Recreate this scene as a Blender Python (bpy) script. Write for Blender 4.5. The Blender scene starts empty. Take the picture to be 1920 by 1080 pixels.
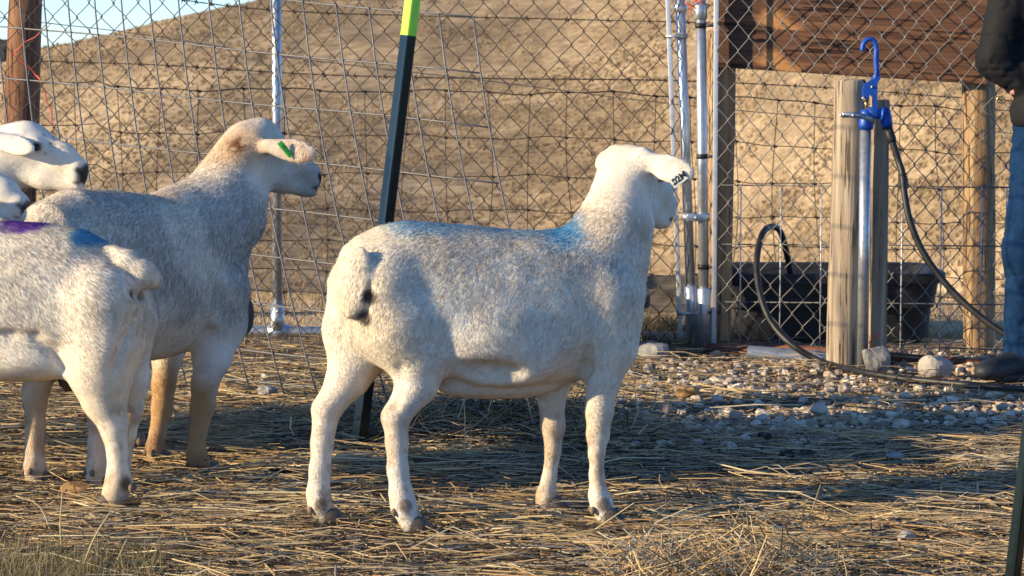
import bpy, math, random
import numpy as np
from mathutils import Vector, Matrix
random.seed(7)
rng = np.random.default_rng(11)
S = bpy.context.scene
C = S.collection
R = math.radians

# ------------------------------------------------------------------ camera, sky, sun, exposure
F = 4800.0; CAMH = 1.12; HOR = 85.0
PITCH = math.atan((540 - HOR) / F)
cam = bpy.data.cameras.new('camera'); camo = bpy.data.objects.new('camera', cam); C.objects.link(camo)
camo.location = (0, 0, CAMH); camo.rotation_euler = (R(90) - PITCH, 0, 0)
cam.sensor_width = 36; cam.lens = F / 1920 * 36; cam.clip_start = .1; cam.clip_end = 5000
cam.dof.use_dof = True; cam.dof.focus_distance = 6.3; cam.dof.aperture_fstop = 15
S.camera = camo

SUNV = Vector((0.945, 0.327, 0)).normalized() * math.cos(R(15.5)) + Vector((0, 0, -math.sin(R(15.5))))
w = bpy.data.worlds.new('World'); S.world = w; w.use_nodes = True
nt = w.node_tree; nt.nodes.clear()
sky = nt.nodes.new('ShaderNodeTexSky'); sky.sky_type = 'NISHITA'; sky.sun_disc = False
sky.sun_elevation = R(15.5); sky.sun_rotation = math.atan2(-SUNV.x, -SUNV.y)
sky.altitude = 1500; sky.air_density = .75; sky.dust_density = .0; sky.ozone_density = 4.6
bg = nt.nodes.new('ShaderNodeBackground'); bg.inputs[1].default_value = .15
wo = nt.nodes.new('ShaderNodeOutputWorld')
nt.links.new(sky.outputs[0], bg.inputs[0]); nt.links.new(bg.outputs[0], wo.inputs[0])
sun = bpy.data.lights.new('sun', 'SUN'); sun.energy = 4.3; sun.angle = R(.5); sun.color = (1, .80, .50)
suno = bpy.data.objects.new('sun', sun); C.objects.link(suno)
suno.rotation_euler = SUNV.to_track_quat('-Z', 'Y').to_euler(); suno.location = (-6, -4, 6)
S.view_settings.view_transform = 'Standard'; S.view_settings.look = 'None'
S.view_settings.exposure = .74; S.view_settings.gamma = 1
S.cycles.max_bounces = 6; S.cycles.use_denoising = True

# ------------------------------------------------------------------ pixel <-> world helpers
FWD = np.array([0, math.cos(PITCH), -math.sin(PITCH)]); UP = np.array([0, math.sin(PITCH), math.cos(PITCH)])
CAM = np.array([0, 0, CAMH])
def ray(px, py): return FWD + np.array([1., 0, 0]) * (px - 960) / F - UP * (py - 540) / F
def P(px, py, Y):
    d = ray(px, py); return CAM + d * (Y / d[1])
def G(px, py, z=0.):
    d = ray(px, py); return CAM + d * ((z - CAMH) / d[2])

# ------------------------------------------------------------------ materials
def new_mat(name):
    m = bpy.data.materials.new(name); m.use_nodes = True
    n = m.node_tree; b = n.nodes['Principled BSDF']; return m, n, b
def simple(name, col, rough=.6, metal=0., var=.0, scale=20, bump=0., spec=None):
    m, n, b = new_mat(name)
    b.inputs['Base Color'].default_value = (*col, 1); b.inputs['Roughness'].default_value = rough
    b.inputs['Metallic'].default_value = metal
    if spec is not None: b.inputs['Specular IOR Level'].default_value = spec
    if var or bump:
        tc = n.nodes.new('ShaderNodeTexCoord'); no = n.nodes.new('ShaderNodeTexNoise')
        no.inputs['Scale'].default_value = scale; no.inputs['Detail'].default_value = 6; no.inputs['Roughness'].default_value = .65
        n.links.new(tc.outputs['Object'], no.inputs['Vector'])
        if var:
            r = n.nodes.new('ShaderNodeValToRGB')
            r.color_ramp.elements[0].position = .3; r.color_ramp.elements[1].position = .7
            r.color_ramp.elements[0].color = (*[c * (1 - var) for c in col], 1)
            r.color_ramp.elements[1].color = (*[min(1, c * (1 + var)) for c in col], 1)
            n.links.new(no.outputs['Fac'], r.inputs[0]); n.links.new(r.outputs[0], b.inputs['Base Color'])
        if bump:
            bp = n.nodes.new('ShaderNodeBump'); bp.inputs['Strength'].default_value = bump; bp.inputs['Distance'].default_value = .01
            n.links.new(no.outputs['Fac'], bp.inputs['Height']); n.links.new(bp.outputs[0], b.inputs['Normal'])
    return m
def wood(name, cols, stretch=(30, 30, 2.2), bump=.5, spots=None, seed=0.):
    m, n, b = new_mat(name); b.inputs['Roughness'].default_value = .85
    tc = n.nodes.new('ShaderNodeTexCoord'); mp = n.nodes.new('ShaderNodeMapping')
    mp.inputs['Scale'].default_value = stretch; mp.inputs['Location'].default_value = (seed, seed * .7, seed * .3)
    n.links.new(tc.outputs['Object'], mp.inputs[0])
    no = n.nodes.new('ShaderNodeTexNoise'); no.inputs['Scale'].default_value = 1; no.inputs['Detail'].default_value = 8
    no.inputs['Roughness'].default_value = .65; no.inputs['Distortion'].default_value = .4
    n.links.new(mp.outputs[0], no.inputs['Vector'])
    r = n.nodes.new('ShaderNodeValToRGB'); el = r.color_ramp.elements
    for i, c in enumerate(cols):
        p = .3 + .42 * i / (len(cols) - 1)
        e = el[i] if i < 2 else el.new(p)
        e.position = p; e.color = (*c, 1)
    n.links.new(no.outputs['Fac'], r.inputs[0]); out = r.outputs[0]
    # cracks
    wv = n.nodes.new('ShaderNodeTexNoise'); wv.inputs['Scale'].default_value = 2.3; wv.inputs['Detail'].default_value = 3
    n.links.new(mp.outputs[0], wv.inputs['Vector'])
    cr = n.nodes.new('ShaderNodeValToRGB'); cr.color_ramp.elements[0].position = .36; cr.color_ramp.elements[0].color = (.12, .09, .07, 1)
    cr.color_ramp.elements[1].position = .42; cr.color_ramp.elements[1].color = (1, 1, 1, 1)
    n.links.new(wv.outputs['Fac'], cr.inputs[0])
    mx = n.nodes.new('ShaderNodeMixRGB'); mx.blend_type = 'MULTIPLY'; mx.inputs[0].default_value = .8
    n.links.new(out, mx.inputs[1]); n.links.new(cr.outputs[0], mx.inputs[2]); out = mx.outputs[0]
    if spots:
        col, thr, sc = spots
        n2 = n.nodes.new('ShaderNodeTexNoise'); n2.inputs['Scale'].default_value = sc; n2.inputs['Detail'].default_value = 5
        mp2 = n.nodes.new('ShaderNodeMapping'); mp2.inputs['Scale'].default_value = tuple(1 if s < 10 else 2.6 for s in stretch)
        mp2.inputs['Location'].default_value = (seed * 3, seed, 0)
        n.links.new(tc.outputs['Object'], mp2.inputs[0]); n.links.new(mp2.outputs[0], n2.inputs['Vector'])
        r2 = n.nodes.new('ShaderNodeValToRGB'); r2.color_ramp.elements[0].position = thr; r2.color_ramp.elements[1].position = thr + .05
        n.links.new(n2.outputs['Fac'], r2.inputs[0])
        m2 = n.nodes.new('ShaderNodeMixRGB'); m2.inputs[2].default_value = (*col, 1)
        n.links.new(r2.outputs[0], m2.inputs[0]); n.links.new(out, m2.inputs[1]); out = m2.outputs[0]
    n.links.new(out, b.inputs['Base Color'])
    bp = n.nodes.new('ShaderNodeBump'); bp.inputs['Strength'].default_value = bump; bp.inputs['Distance'].default_value = .006
    ad = n.nodes.new('ShaderNodeMath'); ad.operation = 'ADD'
    n.links.new(no.outputs['Fac'], ad.inputs[0]); n.links.new(cr.outputs[0], ad.inputs[1])
    n.links.new(ad.outputs[0], bp.inputs['Height']); n.links.new(bp.outputs[0], b.inputs['Normal'])
    return m
def vcol(name, rough=.85, transl=0., bump=0., bscale=200, sheen=0.):
    m, n, b = new_mat(name)
    a = n.nodes.new('ShaderNodeAttribute'); a.attribute_name = 'Col'
    n.links.new(a.outputs['Color'], b.inputs['Base Color']); b.inputs['Roughness'].default_value = rough
    b.inputs['Specular IOR Level'].default_value = .2
    if bump:
        tc = n.nodes.new('ShaderNodeTexCoord'); no = n.nodes.new('ShaderNodeTexNoise'); no.inputs['Scale'].default_value = bscale
        no.inputs['Detail'].default_value = 4
        n.links.new(tc.outputs['Object'], no.inputs['Vector'])
        bp = n.nodes.new('ShaderNodeBump'); bp.inputs['Strength'].default_value = bump; bp.inputs['Distance'].default_value = .01
        n.links.new(no.outputs['Fac'], bp.inputs['Height']); n.links.new(bp.outputs[0], b.inputs['Normal'])
    if transl:
        t = n.nodes.new('ShaderNodeBsdfTranslucent'); n.links.new(a.outputs['Color'], t.inputs[0])
        mx = n.nodes.new('ShaderNodeMixShader'); mx.inputs[0].default_value = transl
        o = n.nodes['Material Output']
        n.links.new(b.outputs[0], mx.inputs[1]); n.links.new(t.outputs[0], mx.inputs[2]); n.links.new(mx.outputs[0], o.inputs[0])
    return m

M = {}
M['galv'] = simple('galvanised', (.52, .54, .55), .38, .75, .22, 45, .12)
M['wire2'] = simple('sunlit_galvanised_wire', (.24, .225, .205), .5, .5, .25, 60)  # lit copy of the mesh wire, sun on it put into the colour
M['wire'] = simple('galvanised_wire', (.09, .075, .062), .6, .3, .25, 60)  # same wire darkened, its look against the bright hill put into the colour
M['panelwire'] = simple('panel_wire', (.17, .17, .175), .55, .5, .2, 30)
M['rustwire'] = simple('rusty_wire', (.075, .052, .038), .8, .2, .4, 60)
M['bar'] = simple('tension_bar_steel', (.66, .68, .70), .45, .35, .12, 60)
M['lime'] = simple('lime_paint', (.42, .88, .06), .45, 0, .08, 40)
M['tgreen'] = simple('dark_green_paint', (.004, .010, .008), .22, 0, .3, 60, .03)
M['blue'] = simple('blue_enamel', (.008, .075, .42), .42, 0, .4, 45, .08)
M['brass'] = simple('brass', (.6, .42, .16), .3, .9)
M['rubber'] = simple('black_rubber', (.018, .018, .018), .5, 0, .3, 30, .05)
M['plastic'] = simple('black_plastic', (.024, .024, .026), .55, 0, .35, 14, .15)
M['rust'] = simple('rusty_pipe', (.16, .06, .035), .8, .1, .45, 22, .4)
M['rock'] = simple('pale_rock', (.52, .45, .37), .9, 0, .25, 25, .6)
M['rockpink'] = simple('pinkish_rock', (.42, .33, .26), .9, 0, .3, 30, .6)
M['ochre'] = simple('ochre_rock', (.40, .235, .10), .9, 0, .3, 25, .6)
M['greyrock'] = simple('grey_rock', (.34, .33, .32), .9, 0, .3, 25, .6)
M['dung'] = simple('dung', (.018, .013, .009), .8, 0, .5, 60, .9)
M['twine'] = simple('orange_twine', (.85, .16, .08), .6)
M['concrete'] = simple('concrete', (.30, .28, .25), .95, 0, .3, 30, .8)
M['hoof'] = simple('hoof_horn', (.10, .08, .062), .6, 0, .4, 60, .3)
M['claw'] = simple('dewclaw_horn', (.22, .15, .10), .8, 0, .4, 80, .5)
M['eye'] = simple('eye', (.012, .008, .006), .12)
M['tagwhite'] = simple('tag_plastic', (.66, .68, .60), .4)
M['taggreen'] = simple('tag_green', (.06, .42, .05), .4, 0, .2, 120)
M['ink'] = simple('ink', (.01, .01, .012), .5)
M['fleece'] = vcol('fleece_skin', .95, 0, .12, 260)
M['fur'] = vcol('fur', .9, .48)
M['straw'] = vcol('straw', .65, .12)
M['gravel'] = vcol('gravel', .9, 0, .4, 120)
M['grass'] = vcol('dry_grass', .8, .2)
M['oldpost'] = wood('weathered_post', [(.16, .12, .09), (.42, .33, .23), (.64, .52, .38)], (38, 38, 1.5), 1.0, None, 3)
M['postwarm'] = wood('split_post', [(.14, .08, .045), (.38, .24, .12), (.62, .44, .24)], (34, 34, 1.6), .9, None, 5)
M['postred'] = wood('treated_post', [(.07, .032, .018), (.22, .10, .05), (.42, .23, .12)], (30, 30, 2.0), .9, None, 9)
M['board'] = wood('stained_board', [(.045, .021, .013), (.15, .068, .036), (.30, .145, .07)], (1.2, 30, 26), 1.0, ((.55, .26, .09), .62, 2.0), 2)
M['greyboard'] = wood('grey_board', [(.10, .085, .07), (.20, .17, .14), (.30, .26, .21)], (2, 30, 30), .6, None, 7)
M['denim'] = simple('denim', (.010, .034, .092), 1.0, 0, .4, 14, .15, .05)
M['jacket'] = simple('black_nylon', (.012, .012, .014), .75, 0, .4, 12, .2, .2)
M['skin'] = simple('skin', (.50, .30, .22), .6)
M['shoe'] = simple('dark_shoe', (.022, .026, .032), .6, 0, .4, 30, .3)
M['sole'] = simple('shoe_sole', (.05, .045, .04), .8)
M['cuff'] = simple('pink_cuff', (.5, .22, .22), .8)
M['hair'] = simple('brown_hair', (.05, .03, .02), .7)
M['far_bush'] = vcol('far_bush', .9)

# ------------------------------------------------------------------ object helpers
def tag(o, label=None, cat=None, group=None, kind=None):
    if label: o['label'] = label
    if cat: o['category'] = cat
    if group: o['group'] = group
    if kind: o['kind'] = kind
    return o
def empty(name, loc=(0, 0, 0), rz=0.):
    o = bpy.data.objects.new(name, None); C.objects.link(o); o.location = loc; o.rotation_euler = (0, 0, rz)
    o.empty_display_size = .1; return o
def npmesh(name, V, Fc, mat, parent=None, smooth=True, col=None, normals=None):
    """V (n,3); Fc (m,k) int array, or list of such arrays."""
    V = np.asarray(V, dtype=np.float32)
    if not isinstance(Fc, list): Fc = [Fc]
    Fc = [np.asarray(f, dtype=np.int32) for f in Fc if len(f)]
    me = bpy.data.meshes.new(name)
    me.vertices.add(len(V)); me.vertices.foreach_set('co', V.ravel())
    loops = np.concatenate([f.ravel() for f in Fc]); sizes = np.concatenate([np.full(len(f), f.shape[1], dtype=np.int32) for f in Fc])
    me.loops.add(len(loops)); me.loops.foreach_set('vertex_index', loops)
    me.polygons.add(len(sizes)); st = np.concatenate([[0], np.cumsum(sizes)[:-1]]).astype(np.int32)
    me.polygons.foreach_set('loop_start', st)
    me.update(calc_edges=True)
    me.polygons.foreach_set('use_smooth', np.full(len(sizes), smooth))
    if col is not None:
        a = me.color_attributes.new('Col', 'FLOAT_COLOR', 'POINT')
        c4 = np.ones((len(V), 4), dtype=np.float32); c4[:, :3] = col; a.data.foreach_set('color', c4.ravel())
    if mat: me.materials.append(mat)
    if normals is not None: me.normals_split_custom_set_from_vertices(np.asarray(normals, dtype=np.float32))
    o = bpy.data.objects.new(name, me); C.objects.link(o)
    if parent is not None: o.parent = parent
    return o
class MB:
    def __init__(s): s.v = []; s.q = []; s.t = []; s.n = 0
    def add(s, V, Q=None, T=None):
        s.v.append(np.asarray(V, float))
        if Q is not None and len(Q): s.q.append(np.asarray(Q) + s.n)
        if T is not None and len(T): s.t.append(np.asarray(T) + s.n)
        s.n += len(V)
    def build(s, name, mat, parent=None, smooth=True, col=None):
        f = []
        if s.q: f.append(np.concatenate(s.q))
        if s.t: f.append(np.concatenate(s.t))
        return npmesh(name, np.concatenate(s.v), f, mat, parent, smooth, col)
    def tube(s, pts, r, seg=6, cap=True):
        pts = np.asarray(pts, float); n = len(pts); r = np.broadcast_to(np.asarray(r, float), (n,))
        tg = np.gradient(pts, axis=0) if n > 2 else np.repeat((pts[1] - pts[0])[None], n, 0)
        tg /= np.linalg.norm(tg, axis=1, keepdims=True) + 1e-9
        ref = np.array([0, 0, 1.]) if abs(tg[0][2]) < .9 else np.array([1., 0, 0])
        u = np.cross(tg[0], ref); u /= np.linalg.norm(u); V = []
        for i in range(n):
            u = u - tg[i] * np.dot(u, tg[i]); u /= np.linalg.norm(u) + 1e-9; w_ = np.cross(tg[i], u)
            a = np.arange(seg) * 2 * math.pi / seg
            V.append(pts[i] + r[i] * (np.cos(a)[:, None] * u + np.sin(a)[:, None] * w_))
        V = np.concatenate(V); Q = []; T = []
        for i in range(n - 1):
            for j in range(seg):
                k = (j + 1) % seg; Q.append((i * seg + j, i * seg + k, (i + 1) * seg + k, (i + 1) * seg + j))
        if cap:
            V = np.concatenate([V, pts[:1], pts[-1:]]); a0 = n * seg
            for j in range(seg):
                k = (j + 1) % seg; T.append((a0, k, j)); T.append((a0 + 1, (n - 1) * seg + j, (n - 1) * seg + k))
        s.add(V, Q, T)
    def box(s, c, half, rot=None, bev=.0):
        hx, hy, hz = half; b = min(bev, hx * .9, hy * .9, hz * .9)
        V = []; Q = []
        if b <= 0:
            V = np.array([[x, y, z] for x in (-hx, hx) for y in (-hy, hy) for z in (-hz, hz)])
            Q = [(0, 1, 3, 2), (4, 6, 7, 5), (0, 4, 5, 1), (2, 3, 7, 6), (0, 2, 6, 4), (1, 5, 7, 3)]
            T = []
        else:
            import bmesh
            bm = bmesh.new(); bmesh.ops.create_cube(bm, size=1)
            for v in bm.verts: v.co = Vector((v.co.x * 2 * hx, v.co.y * 2 * hy, v.co.z * 2 * hz))
            bmesh.ops.bevel(bm, geom=bm.edges[:], offset=b, segments=2, affect='EDGES', profile=.5)
            bm.verts.index_update()
            V = np.array([v.co[:] for v in bm.verts]); T = []
            for f in bm.faces:
                ids = [v.index for v in f.verts]
                if len(ids) == 4: Q.append(ids)
                elif len(ids) == 3: T.append(ids)
                else:
                    for i in range(1, len(ids) - 1): T.append((ids[0], ids[i], ids[i + 1]))
            bm.free()
        if rot is not None: V = V @ np.array(rot).T
        s.add(V + np.asarray(c, float), Q, T)
    def prism(s, poly, z0, z1, fr=None, to=None):
        """poly 2-D outline extruded between two frames: fr/to = (origin, ux, uy) """
        n = len(poly); V = []
        for (o, ux, uy) in (fr, to):
            for (a, b) in poly: V.append(np.asarray(o) + a * np.asarray(ux) + b * np.asarray(uy))
        Q = [(i, (i + 1) % n, n + (i + 1) % n, n + i) for i in range(n)]
        me_q = []
        s.add(V, Q, None)
        c0 = np.mean(V[:n], 0); c1 = np.mean(V[n:], 0)
        s.add([*V[:n], c0], None, [(n, (i + 1) % n, i) for i in range(n)])
        s.add([*V[n:], c1], None, [(n, i, (i + 1) % n) for i in range(n)])
def spline(pts, n):
    pts = np.asarray(pts, float); m = len(pts)
    e = np.concatenate([[2 * pts[0] - pts[1]], pts, [2 * pts[-1] - pts[-2]]]); out = []
    for t in np.linspace(0, m - 1 - 1e-6, n):
        i = int(t); u = t - i; a, b, c, d = e[i:i + 4]
        out.append(.5 * ((2 * b) + (-a + c) * u + (2 * a - 5 * b + 4 * c - d) * u * u + (-a + 3 * b - 3 * c + d) * u ** 3))
    return np.array(out)

# ------------------------------------------------------------------ numpy noise
_tab = rng.random((64, 64, 64)).astype(np.float32)
def vnoise(p, sc=1., off=0.):
    q = np.asarray(p, dtype=np.float64) * sc + 1000.5 + off
    i = np.floor(q).astype(np.int64); f = q - i; f = f * f * (3 - 2 * f); r = 0
    for dx in (0, 1):
        for dy in (0, 1):
            for dz in (0, 1):
                wgt = (f[:, 0] if dx else 1 - f[:, 0]) * (f[:, 1] if dy else 1 - f[:, 1]) * (f[:, 2] if dz else 1 - f[:, 2])
                r = r + wgt * _tab[(i[:, 0] + dx) & 63, (i[:, 1] + dy) & 63, (i[:, 2] + dz) & 63]
    return r
def fbm(p, sc=1., off=0., oc=3):
    r = 0; a = .5; t = 0
    for k in range(oc): r = r + a * vnoise(p, sc * 2 ** k, off + 17.3 * k); t += a; a *= .55
    return r / t
def sstep(a, b, x):
    t = np.clip((x - a) / (b - a), 0, 1); return t * t * (3 - 2 * t)
def mix(a, b, t): return a * (1 - t)[:, None] + np.asarray(b) * t[:, None]

# ------------------------------------------------------------------ signed distance modelling
class Field:
    def __init__(s, lo, hi, h):
        s.lo = np.array(lo, float); s.h = h; s.n = np.ceil((np.array(hi) - s.lo) / h).astype(int) + 1
        s.f = np.full(s.n, .5, dtype=np.float32)
        s.ax = [(s.lo[i] + h * np.arange(s.n[i])).astype(np.float32) for i in range(3)]
    def _bb(s, lo, hi, m):
        a = np.clip(((np.array(lo) - m - s.lo) / s.h).astype(int), 0, s.n - 1)
        b = np.clip(((np.array(hi) + m - s.lo) / s.h).astype(int) + 2, 1, s.n)
        sl = tuple(slice(a[i], b[i]) for i in range(3))
        x = s.ax[0][sl[0]][:, None, None]; y = s.ax[1][sl[1]][None, :, None]; z = s.ax[2][sl[2]][None, None, :]
        return sl, x, y, z
    def op(s, sl, d, k, sub=False):
        g = s.f[sl]
        if sub:
            d = -d; hh = np.maximum(k - np.abs(g - d), 0) / k if k > 0 else 0
            s.f[sl] = np.maximum(g, d) + hh * hh * k * .25
        else:
            hh = np.maximum(k - np.abs(g - d), 0) / k if k > 0 else 0
            s.f[sl] = np.minimum(g, d) - hh * hh * k * .25
    def cone(s, a, b, ra, rb, k=.02, sub=False):
        a = np.asarray(a, float); b = np.asarray(b, float); r = max(ra, rb)
        sl, x, y, z = s._bb(np.minimum(a, b) - r, np.maximum(a, b) + r, k + 3 * s.h)
        ab = b - a; L2 = max(ab @ ab, 1e-9)
        t = np.clip(((x - a[0]) * ab[0] + (y - a[1]) * ab[1] + (z - a[2]) * ab[2]) / L2, 0, 1)
        d = np.sqrt((x - a[0] - t * ab[0]) ** 2 + (y - a[1] - t * ab[1]) ** 2 + (z - a[2] - t * ab[2]) ** 2) - (ra + (rb - ra) * t)
        s.op(sl, d.astype(np.float32), k, sub)
    def chain(s, pts, rs, k=.015):
        for i in range(len(pts) - 1): s.cone(pts[i], pts[i + 1], rs[i] - .002, rs[i + 1] - .002, min(k, max(rs[i], rs[i + 1]) * .4))
    def ell(s, c, rad, M3=None, k=.02, sub=False):
        c = np.asarray(c, float); rad = np.asarray(rad, float); M3 = np.eye(3) if M3 is None else np.asarray(M3)  # columns = axes
        ext = np.sqrt(((M3 * rad) ** 2).sum(1))
        sl, x, y, z = s._bb(c - ext, c + ext, k + 3 * s.h)
        q = [((x - c[0]) * M3[0, i] + (y - c[1]) * M3[1, i] + (z - c[2]) * M3[2, i]) for i in range(3)]
        k0 = np.sqrt(sum((q[i] / rad[i]) ** 2 for i in range(3))); k1 = np.sqrt(sum((q[i] / rad[i] ** 2) ** 2 for i in range(3))) + 1e-6
        s.op(sl, (k0 * (k0 - 1) / k1).astype(np.float32), k, sub)
    def trunk(s, st, k=.03, ex=2.3):
        """st rows: x, ztop, zbot, halfwidth, yc ; barrel along local x"""
        st = np.array(sorted(st)); sl, x, y, z = s._bb((st[0, 0], -.3, st[:, 2].min()), (st[-1, 0], .3, st[:, 1].max()), .05)
        X = np.clip(x, st[0, 0], st[-1, 0])
        it = lambda c: np.interp(X.ravel(), st[:, 0], st[:, c]).reshape(X.shape)
        zt, zb, hw, yc = it(1), it(2), it(3), it(4); zc = (zt + zb) / 2; hh = (zt - zb) / 2
        zz = (z - zc) / hh; w_ = hw * (1 - .10 * np.clip(zz, -.45, 1) - .28 * np.clip(-zz - .45, 0, 1))   # widest a little below the middle
        q = (np.abs((y - yc) / w_) ** ex + np.abs(zz) ** ex + 1e-9) ** (1 / ex)
        d = (q - 1) * np.minimum(hw, hh); dx = np.abs(x - X); d = np.where(dx > 0, np.sqrt(np.maximum(d, 0) ** 2 + dx ** 2), d)
        s.op(sl, d.astype(np.float32), k)
    def hit(s, sh, px, py, push=0.):
        o = sh.loc(CAM); d = sh.loc(sh.O + ray(px, py)); t = np.arange(4.6, 9., .002); q = o + d * t[:, None]
        i = np.round((q - s.lo) / s.h).astype(int); ok = ((i >= 0) & (i < s.n)).all(1); i = np.clip(i, 0, s.n - 1)
        m = ok & (s.f[i[:, 0], i[:, 1], i[:, 2]] < 0)
        if not m.any(): print('NO HIT', px, py); return o + d * 6.3
        k = int(np.argmax(m)); return q[k] + d / np.linalg.norm(d) * push
    def mesh(s):
        f = s.f; neg = f < 0; nx, ny, nz = f.shape
        cnt = np.zeros((nx - 1, ny - 1, nz - 1), dtype=np.int8); offs = [(a, b, c) for a in (0, 1) for b in (0, 1) for c in (0, 1)]
        for (a, b, c) in offs: cnt += neg[a:nx - 1 + a, b:ny - 1 + b, c:nz - 1 + c]
        act = (cnt > 0) & (cnt < 8); I = np.argwhere(act)
        vals = np.stack([f[I[:, 0] + a, I[:, 1] + b, I[:, 2] + c] for (a, b, c) in offs], 1)
        pos = np.zeros((len(I), 3)); wt = np.zeros(len(I)); O = np.array(offs, float)
        for i in range(8):
            for j in range(i + 1, 8):
                if np.abs(O[i] - O[j]).sum() == 1:
                    a, b = vals[:, i], vals[:, j]; m = (a < 0) != (b < 0)
                    t = np.where(m, a / np.where(m, a - b, 1), 0)
                    pos += np.where(m[:, None], O[i] + t[:, None] * (O[j] - O[i]), 0); wt += m
        V = s.lo + (I + pos / wt[:, None]) * s.h
        idx = np.full(act.shape, -1, dtype=np.int32); idx[act] = np.arange(len(I)); Q = []
        for ax in range(3):
            o1, o2 = [(1, 2), (2, 0), (0, 1)][ax]
            A = [slice(None)] * 3; B = [slice(None)] * 3; A[ax] = slice(0, -1); B[ax] = slice(1, None)
            a, b = neg[tuple(A)], neg[tuple(B)]; E = np.argwhere(a != b)
            E = E[(E[:, o1] > 0) & (E[:, o2] > 0) & (E[:, o1] < f.shape[o1] - 1) & (E[:, o2] < f.shape[o2] - 1)]
            e1 = np.zeros(3, int); e1[o1] = 1; e2 = np.zeros(3, int); e2[o2] = 1
            g = lambda K: idx[K[:, 0], K[:, 1], K[:, 2]]
            q = np.stack([g(E - e1 - e2), g(E - e2), g(E), g(E - e1)], 1)
            s_in = a[E[:, 0], E[:, 1], E[:, 2]]
            q[~s_in] = q[~s_in][:, ::-1]; Q.append(q)
        Q = np.concatenate(Q); Q = Q[(Q >= 0).all(1)]
        # light relax
        for _ in range(2):
            acc = np.zeros_like(V); c = np.zeros(len(V))
            for k in range(4):
                a, b = Q[:, k], Q[:, (k + 1) % 4]
                for ax in range(3): acc[:, ax] += np.bincount(a, V[b, ax], len(V)) + np.bincount(b, V[a, ax], len(V))
                c += np.bincount(a, minlength=len(V)) + np.bincount(b, minlength=len(V))
            V = V * .5 + .5 * acc / np.maximum(c, 1)[:, None]
        n = np.cross(V[Q[:, 2]] - V[Q[:, 0]], V[Q[:, 3]] - V[Q[:, 1]]); N = np.zeros_like(V)
        for k in range(4):
            for ax in range(3): N[:, ax] += np.bincount(Q[:, k], n[:, ax], len(V))
        N /= np.linalg.norm(N, axis=1, keepdims=True) + 1e-9
        return V, Q, N

def frame(fwd, up=(0, 0, 1)):
    f = np.array(fwd, float); f = f / np.linalg.norm(f); u = np.asarray(up, float); l = np.cross(u, f); l /= np.linalg.norm(l)
    return np.stack([f, l, np.cross(f, l)], 1)   # columns: forward, left, up

def fur_mesh(name, V, Q, N, colfn, lenfn, dirfn, count, parent, width=.00052):
    tri_a = np.concatenate([Q[:, [0, 1, 2]], Q[:, [0, 2, 3]]])
    ar = np.linalg.norm(np.cross(V[tri_a[:, 1]] - V[tri_a[:, 0]], V[tri_a[:, 2]] - V[tri_a[:, 0]]), axis=1)
    t = rng.choice(len(tri_a), count, p=ar / ar.sum()); u = rng.random((count, 2)); fl = u.sum(1) > 1; u[fl] = 1 - u[fl]
    A, B, Cc = (tri_a[t, i] for i in range(3))
    wb = np.stack([1 - u.sum(1), u[:, 0], u[:, 1]], 1)
    p = V[A] * wb[:, :1] + V[B] * wb[:, 1:2] + V[Cc] * wb[:, 2:]
    n = N[A] * wb[:, :1] + N[B] * wb[:, 1:2] + N[Cc] * wb[:, 2:]; n /= np.linalg.norm(n, axis=1, keepdims=True) + 1e-9
    L = lenfn(p) * rng.uniform(.6, 1.25, count)
    cd = dirfn(p); cd = cd + (fbm(p, 9, 3)[:, None] - .5) * np.array([1.2, .8, .6]) + rng.normal(0, .16, (count, 3))
    cd = cd - n * (cd * n).sum(1, keepdims=True); cd /= np.linalg.norm(cd, axis=1, keepdims=True) + 1e-9
    lift = np.where(rng.random(count) < .06, rng.uniform(.25, .8, count), rng.uniform(.0, .12, count))[:, None]
    d1 = cd + n * lift; d1 /= np.linalg.norm(d1, axis=1, keepdims=True)
    d2 = cd + n * (lift * .25); d2 /= np.linalg.norm(d2, axis=1, keepdims=True)
    side = np.cross(d1, n); side /= np.linalg.norm(side, axis=1, keepdims=True) + 1e-9
    roll = rng.uniform(-.9, .9, count)[:, None]; side = side * np.cos(roll) + n * np.sin(roll)
    W = (width * rng.uniform(.6, 1.2, count) * np.clip(L / .012, .6, 1.1))[:, None]
    p0 = p + n * .0002; p1 = p0 + n * .0006 + d1 * (L * .5)[:, None]; p2 = p1 + d2 * (L * .5)[:, None]
    VV = np.stack([p0 - side * W, p0 + side * W, p1 + side * W * .8, p1 - side * W * .8, p2], 1).reshape(-1, 3)
    b = np.arange(count)[:, None] * 5
    # orient faces outward
    g = np.cross(p0 + side * W - (p0 - side * W), p1 - p0); fl = (g * n).sum(1) < 0
    q = b + np.array([0, 1, 2, 3]); tr = b + np.array([3, 2, 4]); q[fl] = q[fl][:, ::-1]; tr[fl] = tr[fl][:, ::-1]
    nn = n * .95 + rng.normal(0, .10, (count, 3)) + d1 * .05; nn /= np.linalg.norm(nn, axis=1, keepdims=True)
    var = rng.uniform(.88, 1.10, (count, 1)); dk = rng.random((count, 1)) < .08; var = np.where(dk, var * .78, var)
    var = var * (.90 + .24 * vnoise(np.stack([p[:, 0] * 1., p[:, 1], p[:, 2] * .35], 1), 95, 4))[:, None]
    col = colfn(p, True) * (var if True else 1) * np.where(dk, [[1, .93, .84]], [[1, 1, 1]])
    return npmesh(name, VV, [q, tr], M['fur'], parent, True, np.repeat(np.clip(col, 0, .95), 5, 0), np.repeat(nn, 5, 0))

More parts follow.
